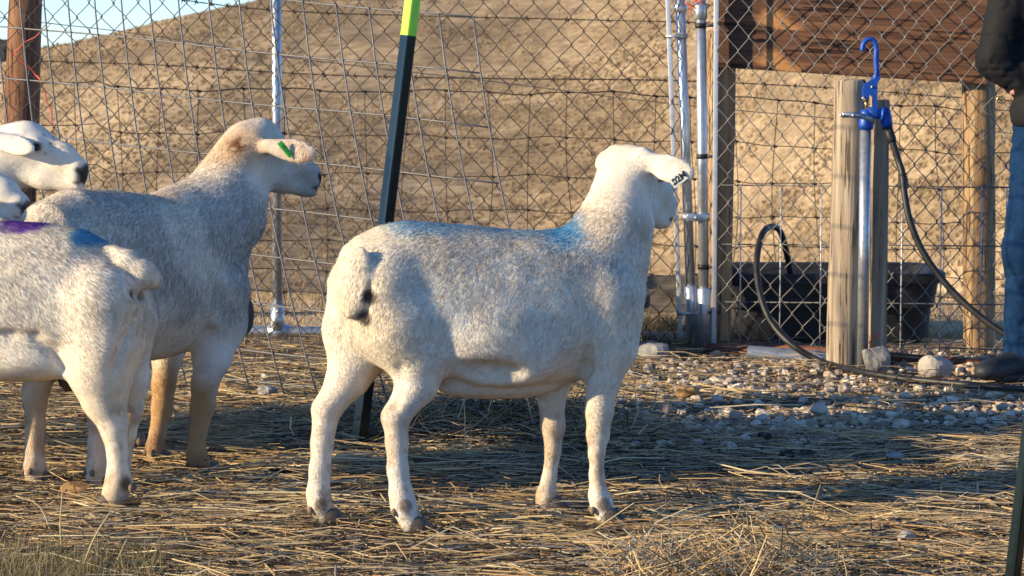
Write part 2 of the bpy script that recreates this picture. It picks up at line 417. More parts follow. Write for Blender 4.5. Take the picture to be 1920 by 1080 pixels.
def headframe(d):
    """head axes such that the nose ends at skull + d"""
    M3 = frame(d); a = R(14); f_, u_ = M3[:, 0], M3[:, 2]
    return np.stack([f_ * math.cos(a) + u_ * math.sin(a), M3[:, 1], -f_ * math.sin(a) + u_ * math.cos(a)], 1), np.linalg.norm(d) / .172
def add_head(f, pos, Hm, s=1., open_mouth=False):
    T = lambda x, y, z: pos + Hm @ (np.array([x, y, z]) * s)
    f.ell(T(0, 0, .0), np.array([.070, .052, .056]) * s, Hm, .03)
    f.cone(T(.02, 0, .004), T(.11, 0, -.012), .046 * s, .033 * s, .03)
    f.cone(T(.11, 0, -.014), T(.150, 0, -.034), .033 * s, .028 * s, .02)
    f.cone(T(-.005, 0, -.055), T(.07, 0, -.060), .046 * s, .034 * s, .03)
    f.cone(T(.07, 0, -.064), T(.145, 0, -.074), .031 * s, .020 * s, .02)
    f.ell(T(.158, 0, -.044), np.array([.024, .027, .032]) * s, Hm, .015)
    f.ell(T(.160, 0, -.077), np.array([.018, .019, .012]) * s, Hm, .006)
    for sd in (1, -1):
        f.ell(T(.050, sd * .040, .014), np.array([.026, .013, .017]) * s, Hm, .012)            # brow
        f.ell(T(.060, sd * .052, .004), np.array([.014, .009, .009]) * s, Hm, .006, sub=True)   # socket
        f.cone(T(.172, sd * .024, -.034), T(.184, sd * .012, -.048), .0065 * s, .0045 * s, .004, sub=True)
        f.cone(T(.112, sd * .034, -.060), T(.150, sd * .030, -.068), .0035 * s, .0045 * s, .004, sub=True)  # mouth
        f.cone(T(.150, sd * .030, -.068), T(.182, sd * .016, -.066), .0045 * s, .004 * s, .004, sub=True)
    return T

def add_ear(f, base, tip, nrm, hw=.03, th=.010, cup=True):
    base = np.asarray(base, float); tip = np.asarray(tip, float); a = tip - base; L = np.linalg.norm(a); a /= L
    n = np.asarray(nrm, float); n = n - a * (n @ a); n /= np.linalg.norm(n); b = np.cross(n, a)
    Mx = np.stack([a, b, n], 1)
    f.ell(base + a * L * .52, (L * .5, hw, th), Mx, .012)
    f.cone(base - a * .01, base + a * L * .3, .020, .015, .02)
    if cup: f.ell(base + a * L * .55 + n * th * 1.35, (L * .36, hw * .62, th * .8), Mx, .006, sub=True)
    return Mx, base, L

def sphere_pts(c, rad, Mx=None, nu=14, nv=9, flat=None):
    V = []; Q = []; T = []
    for j in range(1, nv):
        th = math.pi * j / nv
        for i in range(nu):
            ph = 2 * math.pi * i / nu; V.append((math.sin(th) * math.cos(ph), math.sin(th) * math.sin(ph), math.cos(th)))
    V += [(0, 0, 1), (0, 0, -1)]; V = np.array(V)
    for j in range(nv - 2):
        for i in range(nu):
            k = (i + 1) % nu; Q.append((j * nu + i, (j + 1) * nu + i, (j + 1) * nu + k, j * nu + k))
    a = (nv - 1) * nu
    for i in range(nu):
        k = (i + 1) % nu; T.append((a, i, k)); T.append((a + 1, (nv - 2) * nu + k, (nv - 2) * nu + i))
    V = V * np.asarray(rad)
    if Mx is not None: V = V @ np.asarray(Mx).T
    return V + np.asarray(c), Q, T

class Sheep:
    def __init__(s, O, yaw):
        s.O = np.array([O[0], O[1], 0.]); s.c, s.s = math.cos(R(yaw)), math.sin(R(yaw)); s.yaw = R(yaw)
        s.left = np.array([-s.s, s.c, 0]); s.fw = np.array([s.c, s.s, 0])
    def loc(s, Wp):
        d = np.asarray(Wp) - s.O; return np.array([d @ s.fw, d @ s.left, d[2]])
    def L(s, px, py, lat):
        d = ray(px, py); t = (lat - (CAM - s.O) @ s.left) / (d @ s.left); return s.loc(CAM + d * t)
    def g(s, px, py, z=0.): return s.loc(G(px, py, z))
    def W(s, px, py, Y): return s.loc(P(px, py, Y))

def make_sheep(sh, label, field, colfn, heads, eyes, hooves, group=None, nfur=90000, furlen=.017, lenfn=None, name='sheep', furw=.00052):
    root = empty(name, sh.O, sh.yaw); tag(root, label, 'sheep', group)
    V, Q, N = field.mesh()
    # soft fleece unevenness
    V = V + N * ((fbm(V, 11, 5) - .5) * .008 * sstep(.3, .5, V[:, 2]) + (fbm(V, 32, 9) - .5) * .0015)[:, None]
    body = npmesh('body', V, Q, M['fleece'], root, True, colfn(V, False))
    hp, hr = heads
    def dl(p):
        z = p[:, 2]; dh = np.linalg.norm(p - hp, axis=1)
        L = furlen * (.38 + .62 * sstep(.28, .50, z)); L = L * (.42 + .58 * sstep(hr, hr + .09, dh)); return np.maximum(L, .0055)
    def dd(p):
        d = np.tile(np.array([-.55, 0, -.85]), (len(p), 1))
        top = sstep(.62, .72, p[:, 2])[:, None]; return d * (1 - top * .5) + np.array([-1.0, 0, -.1]) * top * .5
    fur_mesh('coat', V, Q, N, colfn, lenfn or dl, dd, nfur, root, furw)
    for e, Mx, r in eyes:
        m = MB(); m.add(*sphere_pts(e, (r, r * .8, r * .8), Mx)); m.build('eye', M['eye'], root)
    for (hpnt, dirv, dew) in hooves:
        d = np.array([dirv[0], dirv[1], 0.]); d /= np.linalg.norm(d); l = np.array([-d[1], d[0], 0]); m = MB()
        for sd in (1, -1):
            Mx = np.stack([d, l, [0, 0, 1]], 1); V2, Q2, T2 = sphere_pts((0, 0, 0), (.029, .0145, .027))
            V2[:, 2] = np.maximum(V2[:, 2], -.016); V2[:, 0] += -V2[:, 2] * .5
            V2 = V2 @ Mx.T + np.array([hpnt[0], hpnt[1], .017]) + l * sd * .0145 + d * .016
            m.add(V2, Q2, T2)
        m.build('hoof', M['hoof'], root)
        if dew is not None:
            m = MB()
            for sd in (1, -1): m.add(*sphere_pts(np.asarray(dew) + l * sd * .014 - d * .012, (.007, .0065, .010), None, 10, 7))
            m.build('dewclaw', M['claw'], root)
    return root, body

# ================================================================== THE SETTING
# ground: one sheet to the horizon (finer near the pen)
def ground_z(x, y):
    p = np.stack([x, y, np.zeros_like(x)], 1)
    near = 1 - sstep(10, 16, y)
    z = (fbm(p, 1.3, 2) - .5) * .05 * near + (fbm(p, 6, 8) - .5) * .018 * near
    z += .05 * np.exp(-(((x + .10) / .42) ** 2 + ((y - 7.35) / .22) ** 2))          # little mound of litter by the post
    flat = np.exp(-((y - 6.2) / .9) ** 2)
    return z * (1 - .6 * flat) - .004
xs = np.concatenate([-np.geomspace(3, 900, 26)[::-1], np.linspace(-2.9, 2.9, 150), np.geomspace(3, 900, 26)])
ys = np.concatenate([-np.geomspace(1, 300, 12)[::-1], np.linspace(-.5, 4.5, 20), np.linspace(4.6, 10.5, 170), np.geomspace(10.7, 1500, 40)])
XX, YY = np.meshgrid(xs, ys); px, py = XX.ravel(), YY.ravel()
pz = ground_z(px, py); pz = np.where(py > 11.5, -.01 - (py - 11.5) * .125, pz); pz = np.maximum(pz, -9)
nx = len(xs); ii, jj = np.meshgrid(np.arange(nx - 1), np.arange(len(ys) - 1)); k = (jj * nx + ii).ravel()
gm, n, b = new_mat('soil'); b.inputs['Roughness'].default_value = .95
tc = n.nodes.new('ShaderNodeTexCoord'); n1 = n.nodes.new('ShaderNodeTexNoise'); n1.inputs['Scale'].default_value = 5; n1.inputs['Detail'].default_value = 9
n1.inputs['Roughness'].default_value = .75; n.links.new(tc.outputs['Object'], n1.inputs['Vector'])
rr = n.nodes.new('ShaderNodeValToRGB'); e = rr.color_ramp.elements
e[0].position = .34; e[0].color = (.030, .022, .016, 1); e[1].position = .52; e[1].color = (.085, .062, .044, 1)
e2 = e.new(.68); e2.color = (.20, .155, .11, 1)
n.links.new(n1.outputs['Fac'], rr.inputs[0])
# beyond the fence: pale cropped dry grass
sx = n.nodes.new('ShaderNodeSeparateXYZ'); n.links.new(tc.outputs['Object'], sx.inputs[0])
mr = n.nodes.new('ShaderNodeMapRange'); mr.inputs[1].default_value = 9.3; mr.inputs[2].default_value = 10.1; n.links.new(sx.outputs['Y'], mr.inputs[0])
n2 = n.nodes.new('ShaderNodeTexNoise'); n2.inputs['Scale'].default_value = 3.5; n2.inputs['Detail'].default_value = 9; n2.inputs['Roughness'].default_value = .7
n.links.new(tc.outputs['Object'], n2.inputs['Vector'])
r2 = n.nodes.new('ShaderNodeValToRGB'); r2.color_ramp.elements[0].position = .35; r2.color_ramp.elements[0].color = (.54, .38, .22, 1)
r2.color_ramp.elements[1].position = .65; r2.color_ramp.elements[1].color = (.78, .57, .34, 1); n.links.new(n2.outputs['Fac'], r2.inputs[0])
mx = n.nodes.new('ShaderNodeMixRGB'); n.links.new(mr.outputs[0], mx.inputs[0]); n.links.new(rr.outputs[0], mx.inputs[1]); n.links.new(r2.outputs[0], mx.inputs[2])
n.links.new(mx.outputs[0], b.inputs['Base Color'])
bp = n.nodes.new('ShaderNodeBump'); bp.inputs['Strength'].default_value = .9; bp.inputs['Distance'].default_value = .02
n3 = n.nodes.new('ShaderNodeTexNoise'); n3.inputs['Scale'].default_value = 45; n3.inputs['Detail'].default_value = 6; n.links.new(tc.outputs['Object'], n3.inputs['Vector'])
n.links.new(n3.outputs['Fac'], bp.inputs['Height']); n.links.new(bp.outputs[0], b.inputs['Normal'])
ground = npmesh('ground', np.stack([px, py, pz], 1), np.stack([k, k + 1, k + nx + 1, k + nx], 1), gm); ground['kind'] = 'structure'

# hill
CX = [-700, -60, 0, 80, 200, 300, 480, 800, 1200, 1920, 2700]
CY = [240, 150, 118, 91, 66, 40, 2, -75, -140, -210, -240]
def crest(u): return 1.12 + 72 * (85 - np.interp(u * F + 960, CX, CY)) / F
def hill_foot(u): return 47 - 62 * u + 5 * np.sin(u * 17 + 1)
def hill_z(x, y):
    u = x / y; y0 = hill_foot(u); y1 = y0 + 27; t = (y - y0) / 27
    zf = 1.12 + (85 - 566) / F * y0; zc = 1.12 + (85 - np.interp(u * F + 960, CX, CY)) / F * y1; tt = np.clip(t, 0, 1)
    z = zf + (zc - zf) * (tt * .9 + .1 * tt ** 2)
    p = np.stack([x, y, np.zeros_like(x)], 1); e_ = sstep(0, .15, t)
    z += (fbm(p, .13, 4) - .5) * .7 * tt * (1 - tt) * 2 + (fbm(p, .6, 1) - .5) * .22 * e_ + (fbm(p, 2.2, 7) - .5) * .06 * e_
    z += np.minimum(t, 0) * 3 - np.clip(t - 1, 0, 3) * 9
    return z
us = np.linspace(-.36, .42, 420); yv = np.concatenate([np.linspace(-.12, 1.03, 330), np.linspace(1.06, 2.5, 16)])
UU, TV = np.meshgrid(us, yv); YV = hill_foot(UU) + 27 * TV; hx = (UU * YV).ravel(); hy = YV.ravel(); hz = hill_z(hx, hy)
nx = len(us); ii, jj = np.meshgrid(np.arange(nx - 1), np.arange(len(yv) - 1)); k = (jj * nx + ii).ravel()
hm, n, b = new_mat('hill_grass'); b.inputs['Roughness'].default_value = .95
tc = n.nodes.new('ShaderNodeTexCoord'); mp = n.nodes.new('ShaderNodeMapping'); mp.inputs['Scale'].default_value = (.10, .16, .42)
n.links.new(tc.outputs['Object'], mp.inputs[0]); n1 = n.nodes.new('ShaderNodeTexNoise'); n1.inputs['Scale'].default_value = 1.2; n1.inputs['Detail'].default_value = 10
n1.inputs['Roughness'].default_value = .72; n.links.new(mp.outputs[0], n1.inputs['Vector'])
rr = n.nodes.new('ShaderNodeValToRGB'); e = rr.color_ramp.elements
e[0].position = .34; e[0].color = (.23, .17, .105, 1); e[1].position = .46; e[1].color = (.36, .27, .16, 1)
e2 = e.new(.58); e2.color = (.56, .43, .265, 1)
n.links.new(n1.outputs['Fac'], rr.inputs[0])
mp2 = n.nodes.new('ShaderNodeMapping'); mp2.inputs['Scale'].default_value = (.4, 1.0, 2.4); n.links.new(tc.outputs['Object'], mp2.inputs[0])
n2 = n.nodes.new('ShaderNodeTexNoise'); n2.inputs['Scale'].default_value = 5; n2.inputs['Detail'].default_value = 7; n2.inputs['Roughness'].default_value = .8
n.links.new(mp2.outputs[0], n2.inputs['Vector'])
r2 = n.nodes.new('ShaderNodeValToRGB'); r2.color_ramp.elements[0].position = .40; r2.color_ramp.elements[0].color = (.50, .46, .42, 1)
r2.color_ramp.elements[1].position = .6; r2.color_ramp.elements[1].color = (1.15, 1.1, 1.05, 1); n.links.new(n2.outputs['Fac'], r2.inputs[0])
mx = n.nodes.new('ShaderNodeMixRGB'); mx.blend_type = 'MULTIPLY'; mx.inputs[0].default_value = .85
n.links.new(rr.outputs[0], mx.inputs[1]); n.links.new(r2.outputs[0], mx.inputs[2]); n.links.new(mx.outputs[0], b.inputs['Base Color'])
bp = n.nodes.new('ShaderNodeBump'); bp.inputs['Strength'].default_value = .35; bp.inputs['Distance'].default_value = .08
n.links.new(n2.outputs['Fac'], bp.inputs['Height']); n.links.new(bp.outputs[0], b.inputs['Normal'])
hill = npmesh('hill', np.stack([hx, hy, hz], 1), np.stack([k, k + 1, k + nx + 1, k + nx], 1), hm); hill['kind'] = 'structure'

# tufts of dry bunch grass over the hill : blades
def blades(name, base, h, spread, wid, cols, mat, per=7, lean=.5):
    n = len(base); bs = np.repeat(base, per, 0); m = len(bs); hh = np.repeat(h, per) * rng.uniform(.5, 1.1, m)
    an = rng.uniform(0, 2 * math.pi, m); sp = np.repeat(spread, per)
    off = np.stack([np.cos(an), np.sin(an), np.zeros(m)], 1)
    p0 = bs + off * (sp * rng.random(m) * .4)[:, None]
    ln = off * (hh * lean * rng.random(m))[:, None] + np.array([.10, .02, 0]) * hh[:, None]
    p1 = p0 + ln * .35 + np.array([0, 0, 1]) * (hh * .6)[:, None]; p2 = p0 + ln * 1.1 + np.array([0, 0, 1]) * hh[:, None]
    a2 = rng.uniform(-1.0, 1.0, m); sd = np.stack([np.cos(a2), np.sin(a2), np.zeros(m)], 1) * (np.repeat(wid, per) * rng.uniform(.6, 1.2, m))[:, None]
    V = np.stack([p0 - sd, p0 + sd, p1 + sd * .7, p1 - sd * .7, p2], 1).reshape(-1, 3); i = np.arange(m)[:, None] * 5
    c = np.repeat(cols, per, 0) * rng.uniform(.75, 1.25, (m, 1))
    return npmesh(name, V, [i + np.array([0, 1, 2, 3]), i + np.array([3, 2, 4])], mat, None, False, np.repeat(np.clip(c, 0, 1), 5, 0))
nt_ = 60000
tu = rng.uniform(-.26, .30, nt_); ty = hill_foot(tu) + 27 * rng.random(nt_) ** .85; tx = tu * ty
pp = np.stack([tx, ty, 0 * tx], 1); keep = fbm(pp, .35, 31) + rng.normal(0, .08, nt_) > .42
tx, ty, tu, pp = tx[keep], ty[keep], tu[keep], pp[keep]; tz = hill_z(tx, ty) - .01
sc = .085 * rng.uniform(.4, 1.3, len(tx))
cc = mix(np.tile([.25, .185, .115], (len(tx), 1)), [.46, .35, .21], sstep(.3, .7, fbm(pp * [.5, 1, 1], .35, 77)))
o = blades('hill_grass_tufts', np.stack([tx, ty, tz], 1), sc, sc * .8, sc * .12 + .004, cc, M['grass'], 5, .8); o['kind'] = 'stuff'
o['label'] = 'dry tan bunch grass tufts scattered over the hillside'; o['category'] = 'grass'

# distant rounded bush at the far left
bx = P(3, 112, 115); V, Q, T = sphere_pts((0, 0, 0), (.86, .8, .92), None, 40, 26)
V *= (1 + (fbm(V, 9, 3) - .5)[:, None] * .25); tagb = empty('shrub', (bx[0], bx[1], bx[2] - .92))
m_ = MB(); m_.add(V + np.array([0, 0, .92]), Q, T)
m_.build('foliage', M['far_bush'], tagb, False, np.tile([.07, .075, .06], (len(V), 1)) * (.7 + .6 * fbm(V, 20, 2))[:, None])
m_ = MB(); m_.tube([(0, 0, -3.2), (0, 0, .5)], .08); m_.build('stem', M['postred'], tagb)
tag(tagb, 'round grey green bush on the skyline left of the reddish post', 'shrub')

# ------------------------------------------------------------------ straw litter (stuff)
def straw(n, xr, yr, yc_dens=None, L=(.04, .26), wid=(.0008, .0026), align=.42, zup=.022, dark=.5, seedc=0, mask=None, tilt=.05):
    x = rng.uniform(*xr, n); y = yr[0] + (yr[1] - yr[0]) * rng.random(n)
    if mask is not None:
        kp = mask(x, y) > rng.random(n); x, y = x[kp], y[kp]; n = len(x)
    z = ground_z(x, y) + np.abs(rng.normal(0, zup, n)) * .6 + .002
    a = rng.normal(0, align, n) + (fbm(np.stack([x, y, 0 * x], 1), 1.4, 51) - .5) * .9
    wild = rng.random(n) < .14; a[wild] = rng.uniform(-1.6, 1.6, wild.sum())
    ln = rng.uniform(0, 1, n) ** 1.7 * (L[1] - L[0]) + L[0]; el = rng.normal(0, tilt, n)
    d = np.stack([np.cos(a) * np.cos(el), np.sin(a) * np.cos(el), np.sin(el)], 1)
    bend = rng.normal(0, .10, n)[:, None] * np.stack([-np.sin(a), np.cos(a), rng.normal(0, .4, n)], 1) * ln[:, None]
    c = np.stack([x, y, z], 1); c[:, 2] += np.abs(np.sin(el)) * ln * .5
    p0 = c - d * ln[:, None] / 2; p2 = c + d * ln[:, None] / 2; p1 = c + bend
    w_ = rng.uniform(*wid, n)[:, None]; V = []
    up = np.array([0, 0, 1.]); sd = np.cross(d, up); sd /= np.linalg.norm(sd, axis=1, keepdims=True) + 1e-9
    h_ = np.array([0, 0, 1.]) * w_ * .9
    # 3-sided straw, two segments
    V = np.stack([p0 - sd * w_, p0 + sd * w_, p0 + h_, p1 - sd * w_, p1 + sd * w_, p1 + h_, p2 - sd * w_ * .6, p2 + sd * w_ * .6, p2 + h_ * .6], 1).reshape(-1, 3)
    i = np.arange(n)[:, None] * 9
    F_ = [i + np.array(q) for q in ((0, 2, 5, 3), (2, 1, 4, 5), (3, 5, 8, 6), (5, 4, 7, 8))]
    pal = np.array([[.66, .48, .24], [.46, .32, .16], [.76, .62, .38], [.32, .245, .16], [.33, .30, .25], [.075, .052, .035], [.50, .31, .14]])
    pr = np.array([.26, .22, .14, .14, .10, dark * .45, .10]); pr /= pr.sum()
    col = pal[rng.choice(len(pal), n, p=pr)] * rng.uniform(.7, 1.2, (n, 1))
    return V, F_, col
def add_straw(name, label, *a, **k):
    V, F_, col = straw(*a, **k); o = npmesh(name, V, F_, M['straw'], None, False, np.repeat(np.clip(col, 0, .9), 9, 0))
    o['kind'] = 'stuff'; o['label'] = label; o['category'] = 'straw'; return o
def gravelness(x, y):   # 1 in the stony strip on the right, 0 in the litter
    px_ = 960 + x / y * F; yb = 85 + 5376 / y
    return sstep(1130, 1230, px_ + (vnoise(np.stack([x, y, 0 * x], 1), 5) - .5) * 200) * (1 - sstep(800, 850, yb + (vnoise(np.stack([x, y, 0 * x], 1), 4, 9) - .5) * 60)) + .25 * sstep(700, 800, px_) * (1 - sstep(770, 800, yb)) * (px_ < 1200)
patch = lambda x, y: .22 + .78 * sstep(.42, .58, fbm(np.stack([x, y * 1.6, 0 * x], 1), 1.7, 41))
add_straw('straw_litter', 'tan and grey straw trampled flat over the pen floor', 56000, (-2.1, 2.1), (4.6, 9.6), mask=lambda x, y: (1 - .80 * gravelness(x, y)) * (.04 + .96 * patch(x, y)) * (1 - .5 * sstep(9.0, 9.4, y)))
add_straw('straw_chaff', 'short broken bits of straw and chaff between the stalks', 90000, (-2.1, 2.1), (4.7, 9.4), L=(.008, .05), wid=(.0007, .0017), align=1.2, dark=2.4, zup=.010, tilt=.25, mask=lambda x, y: 1 - .7 * gravelness(x, y))
add_straw('long_straw', 'long bright flattened straw stalks lying on top of the litter', 2300, (-2.0, 2.0), (4.8, 8.6), L=(.12, .36), wid=(.0014, .0034), align=.38, dark=.05, zup=.03, mask=lambda x, y: patch(x, y) * (1 - gravelness(x, y) * .9))
add_straw('hay_mound', 'loose heap of brown hay around the foot of the lime tipped post', 5200, (-.62, .55), (7.0, 7.75), L=(.05, .22), wid=(.0008, .0020), align=1.0, dark=2.2, zup=.05, tilt=.38, mask=lambda x, y: np.exp(-(((x + .10) / .42) ** 2 + ((y - 7.35) / .26) ** 2)))
add_straw('straw_heap', 'pale loose straw heap at the bottom edge of the picture', 3600, (.18, .72), (5.1, 5.6), L=(.05, .2), wid=(.0009, .0022), align=.9, dark=.2, zup=.035, tilt=.32, mask=lambda x, y: np.exp(-(((x - .44) / .2) ** 2 + ((y - 5.3) / .2) ** 2)))

nb = 9000; gx = rng.uniform(-2.6, 2.9, nb); gy = rng.uniform(9.75, 11.7, nb)
o = blades('stubble', np.stack([gx, gy, -.012 - np.maximum(gy - 11.5, 0) * .12], 1), np.full(nb, .035), np.full(nb, .03), np.full(nb, .0016), np.where(rng.random((nb, 1)) < .3, [[.34, .25, .15]], [[.66, .50, .29]]), M['grass'], 4, 1.2)
o['kind'] = 'stuff'; o['label'] = 'short tan grass stubble on the field just beyond the fence'; o['category'] = 'grass'
# green-grey grass at the near left corner, dry weeds under the gate
nb = 900; gx = rng.normal(-1.02, .17, nb); gy = rng.normal(5.26, .17, nb)
o = blades('grass_clump', np.stack([gx, gy, ground_z(gx, gy)], 1), rng.uniform(.03, .09, nb), np.full(nb, .05), np.full(nb, .0011), np.where(rng.random((nb, 1)) < .4, [[.15, .14, .06]], [[.36, .29, .16]]), M['grass'], 4, 1.6)
o['kind'] = 'stuff'; o['label'] = 'low greenish grass in the near left corner'; o['category'] = 'grass'
nb = 650; gx = rng.uniform(-1.7, .70, nb); gx[:300] = rng.normal(.56, .07, 300); gy = 9.55 + rng.normal(0, .10, nb) 
o = blades('dry_weeds', np.stack([gx, gy, ground_z(gx, gy)], 1), np.where(np.arange(nb) < 300, .13, .06), np.full(nb, .05), np.full(nb, .0013), np.where(rng.random((nb, 1)) < .45, [[.12, .09, .055]], [[.36, .28, .17]]), M['grass'], 5, 1.3)
o['kind'] = 'stuff'; o['label'] = 'dry brittle weeds growing along the bottom of the mesh gate'; o['category'] = 'weeds'
m_ = MB()
for (a, b_, c_) in [((117, 1042), (113, 985), (117, 920)), ((148, 1085), (176, 1010), (212, 952)), ((868, 868), (872, 800), (869, 742)), ((100, 1010), (75, 950), (30, 930)), ((210, 1075), (225, 1040), (238, 1010)), ((1525, 1060), (1532, 1030), (1530, 1010))]:
    Y = 5376 / (a[1] - 85); m_.tube(spline([P(*a, Y), P(*b_, Y + .01), P(*c_, Y + .02)], 7), np.linspace(.0028, .0012, 7), 5)
o = m_.build('standing_stalks', M['postwarm'] if False else simple('stalk', (.58, .44, .22), .7)); o['kind'] = 'stuff'; o['label'] = 'a few long straw stalks standing up from the litter'; o['category'] = 'straw'

# ------------------------------------------------------------------ gravel and stones
def stone(seed, flat=.7, nu=10, nv=7, rough=.35, ang=True):
    V, Q, T = sphere_pts((0, 0, 0), (1, 1, 1), None, nu, nv); r = np.random.default_rng(seed)
    for _ in range(7):
        d = r.normal(0, 1, 3); d /= np.linalg.norm(d); h = r.uniform(.55, .85); e_ = V @ d; V = V - d * np.maximum(e_ - h, 0)[:, None]
    V = V * (1 + (vnoise(V, 2.2, seed) - .5) * rough)[:, None]; V[:, 2] *= flat; V[:, 1] *= r.uniform(.7, 1); return V, Q, T
protos = [stone(i + 1, .68, 7, 5) for i in range(14)]
def scatter_stones(name, n, label, mask, size, xr=(-1.2, 2.2), yr=(7.0, 9.4)):
    x = rng.uniform(*xr, n); y = rng.uniform(*yr, n); k_ = mask(x, y) > rng.random(n); x, y = x[k_], y[k_]; n = len(x)
    s_ = size[0] + (size[1] - size[0]) * rng.random(n) ** 2.6; z = ground_z(x, y); V = []; Q = []; T = []; Cc = []; o_ = 0
    pal = np.array([[.70, .59, .45], [.56, .44, .32], [.40, .29, .20], [.76, .67, .54], [.36, .28, .21], [.54, .36, .20], [.28, .23, .19]])
    for i in range(n):
        v, q, t = protos[rng.integers(len(protos))]; a = rng.uniform(0, 6.28); c_, s2 = math.cos(a), math.sin(a)
        v = v * s_[i]; v = np.stack([v[:, 0] * c_ - v[:, 1] * s2, v[:, 0] * s2 + v[:, 1] * c_, v[:, 2]], 1) + (x[i], y[i], z[i] + s_[i] * rng.uniform(-.15, .45))
        V.append(v); Q.append(np.array(q) + o_); T.append(np.array(t) + o_); o_ += len(v); Cc.append(np.tile(pal[rng.choice(7, p=[.25, .2, .12, .18, .1, .06, .09])] * rng.uniform(.75, 1.15), (len(v), 1)))
    o = npmesh(name, np.concatenate(V), [np.concatenate(Q), np.concatenate(T)], M['gravel'], None, False, np.concatenate(Cc))
    o['kind'] = 'stuff'; o['label'] = label; o['category'] = 'gravel'
scatter_stones('gravel', 19000, 'pale crushed gravel spread along the foot of the right hand fence', lambda x, y: np.clip(gravelness(x, y) * (.25 + 1.1 * sstep(.35, .6, fbm(np.stack([x, y, 0 * x], 1), 2.5, 91))), 0, 1), (.004, .024))
scatter_stones('scattered_pebbles', 420, 'small pebbles showing through the straw litter', lambda x, y: .6 * (1 - gravelness(x, y)), (.004, .014), yr=(5.2, 9.4))

def rock(pxc, pyb, wpx, hpx, mat, label, name='rock', seed=1, group=None, cat='rock', sink=.12):
    g = G(pxc, pyb); Y = g[1]; s_ = wpx / 2 / (F / Y); hh = hpx / (F / Y) / 2
    V, Q, T = stone(seed, 1, 22, 14, .28); ext = (V.max(0) - V.min(0)) / 2
    V = V / ext * np.array([s_, s_ * .75, hh]); V = V * (1 + (fbm(V / s_, 4, seed) - .5) * .16)[:, None]
    o = npmesh(name, V, [np.array(Q), np.array(T)], mat, None, False)
    o.location = (g[0], g[1] + s_ * .5, ground_z(np.array([g[0]]), np.array([g[1]]))[0] + hh * (1 - sink * 2) + .010); tag(o, label, cat, group); return o
rock(1757, 708, 68, 50, M['rock'], 'big rounded cream white rock against the rusty pipe beside the shoe', seed=3)
rock(1291, 748, 46, 26, M['ochre'], 'angular ochre rock lying on top of the pale gravel', seed=5)
rock(1206, 812, 36, 38, M['rockpink'], 'upright pinkish grey rock beside the front leg of the blue marked sheep', seed=8)
rock(501, 752, 40, 28, M['greyrock'], 'rounded grey rock at the foot of the wire panel behind the sheep', seed=12)
rock(440, 745, 60, 24, M['ochre'], 'flat orange brown rock beside the rounded grey rock', seed=14)
rock(497, 722, 20, 16, M['rock'], 'small white stone just behind the rounded grey rock', name='stone', seed=15, cat='stone')
rock(865, 806, 44, 24, M['rock'], 'pale flat stone under the belly of the blue marked sheep', name='stone', seed=16, cat='stone')
rock(140, 934, 60, 26, M['ochre'], 'brown stone in the straw between the hooves at the left', name='stone', seed=18, cat='stone', sink=.2)
rock(88, 982, 20, 12, M['rock'], 'little white pebble in front of the left sheep', name='stone', seed=19, cat='stone')
rock(1700, 1020, 34, 24, M['greyrock'], 'grey and tan stone alone in the near right straw', name='stone', seed=21, cat='stone')
rock(1680, 862, 36, 14, M['greyrock'], 'flat pale stone lying in the shadow on the right', name='stone', seed=22, cat='stone')
rock(1872, 880, 26, 12, M['rock'], 'small stone near the dark leaning post at the right edge', name='stone', seed=24, cat='stone')
rock(1225, 676, 80, 42, M['greyrock'], 'grey brown rock half buried below the black tub', seed=26, sink=.3)
rock(1640, 700, 56, 60, M['concrete'], 'lump of crumbling concrete at the foot of the hydrant pipe', name='concrete_lump', seed=28, cat='concrete', sink=.08)
for i, (a, b_, w_, lab) in enumerate([(1700, 748, 26, 'pale stone just in front of the black hose, below the big white rock'), (1380, 790, 28, 'left one of two pale stones side by side in the middle gravel'), (1430, 795, 26, 'right one of two pale stones side by side in the middle gravel'),
        (1535, 783, 38, 'widest cream stone in the middle of the gravel'), (1420, 752, 20, 'small pale stone right of the ochre rock'), (1690, 812, 36, 'flat cream stone at the lower edge of the gravel on the right'), (1840, 800, 22, 'small pointed stone at the lower right edge of the gravel'), (1250, 778, 26, 'cream stone between the ochre rock and the upright pinkish rock'),
        (1620, 800, 22, 'small stone at the gravel edge left of the flat cream stone'), (1780, 780, 24, 'whitish stone near the right end of the gravel'), (1585, 740, 26, 'tan stone in the gravel below the foot of the weathered post'), (1345, 760, 24, 'whitish stone just right of and below the ochre rock'), (1810, 730, 26, 'pale stone beside the hose below the shoe'),
        (1880, 770, 24, 'rightmost stone of the gravel, near the frame edge'), (1500, 815, 30, 'pinkish stone at the lower gravel edge above the dung'), (1640, 760, 26, 'cream stone below the concrete lump')]):
    rock(a, b_, w_, w_ * .7, [M['rock'], M['rockpink'], M['rock']][i % 3], lab, name='stone', seed=40 + i, cat='stone', group='larger stones in the gravel', sink=.15)

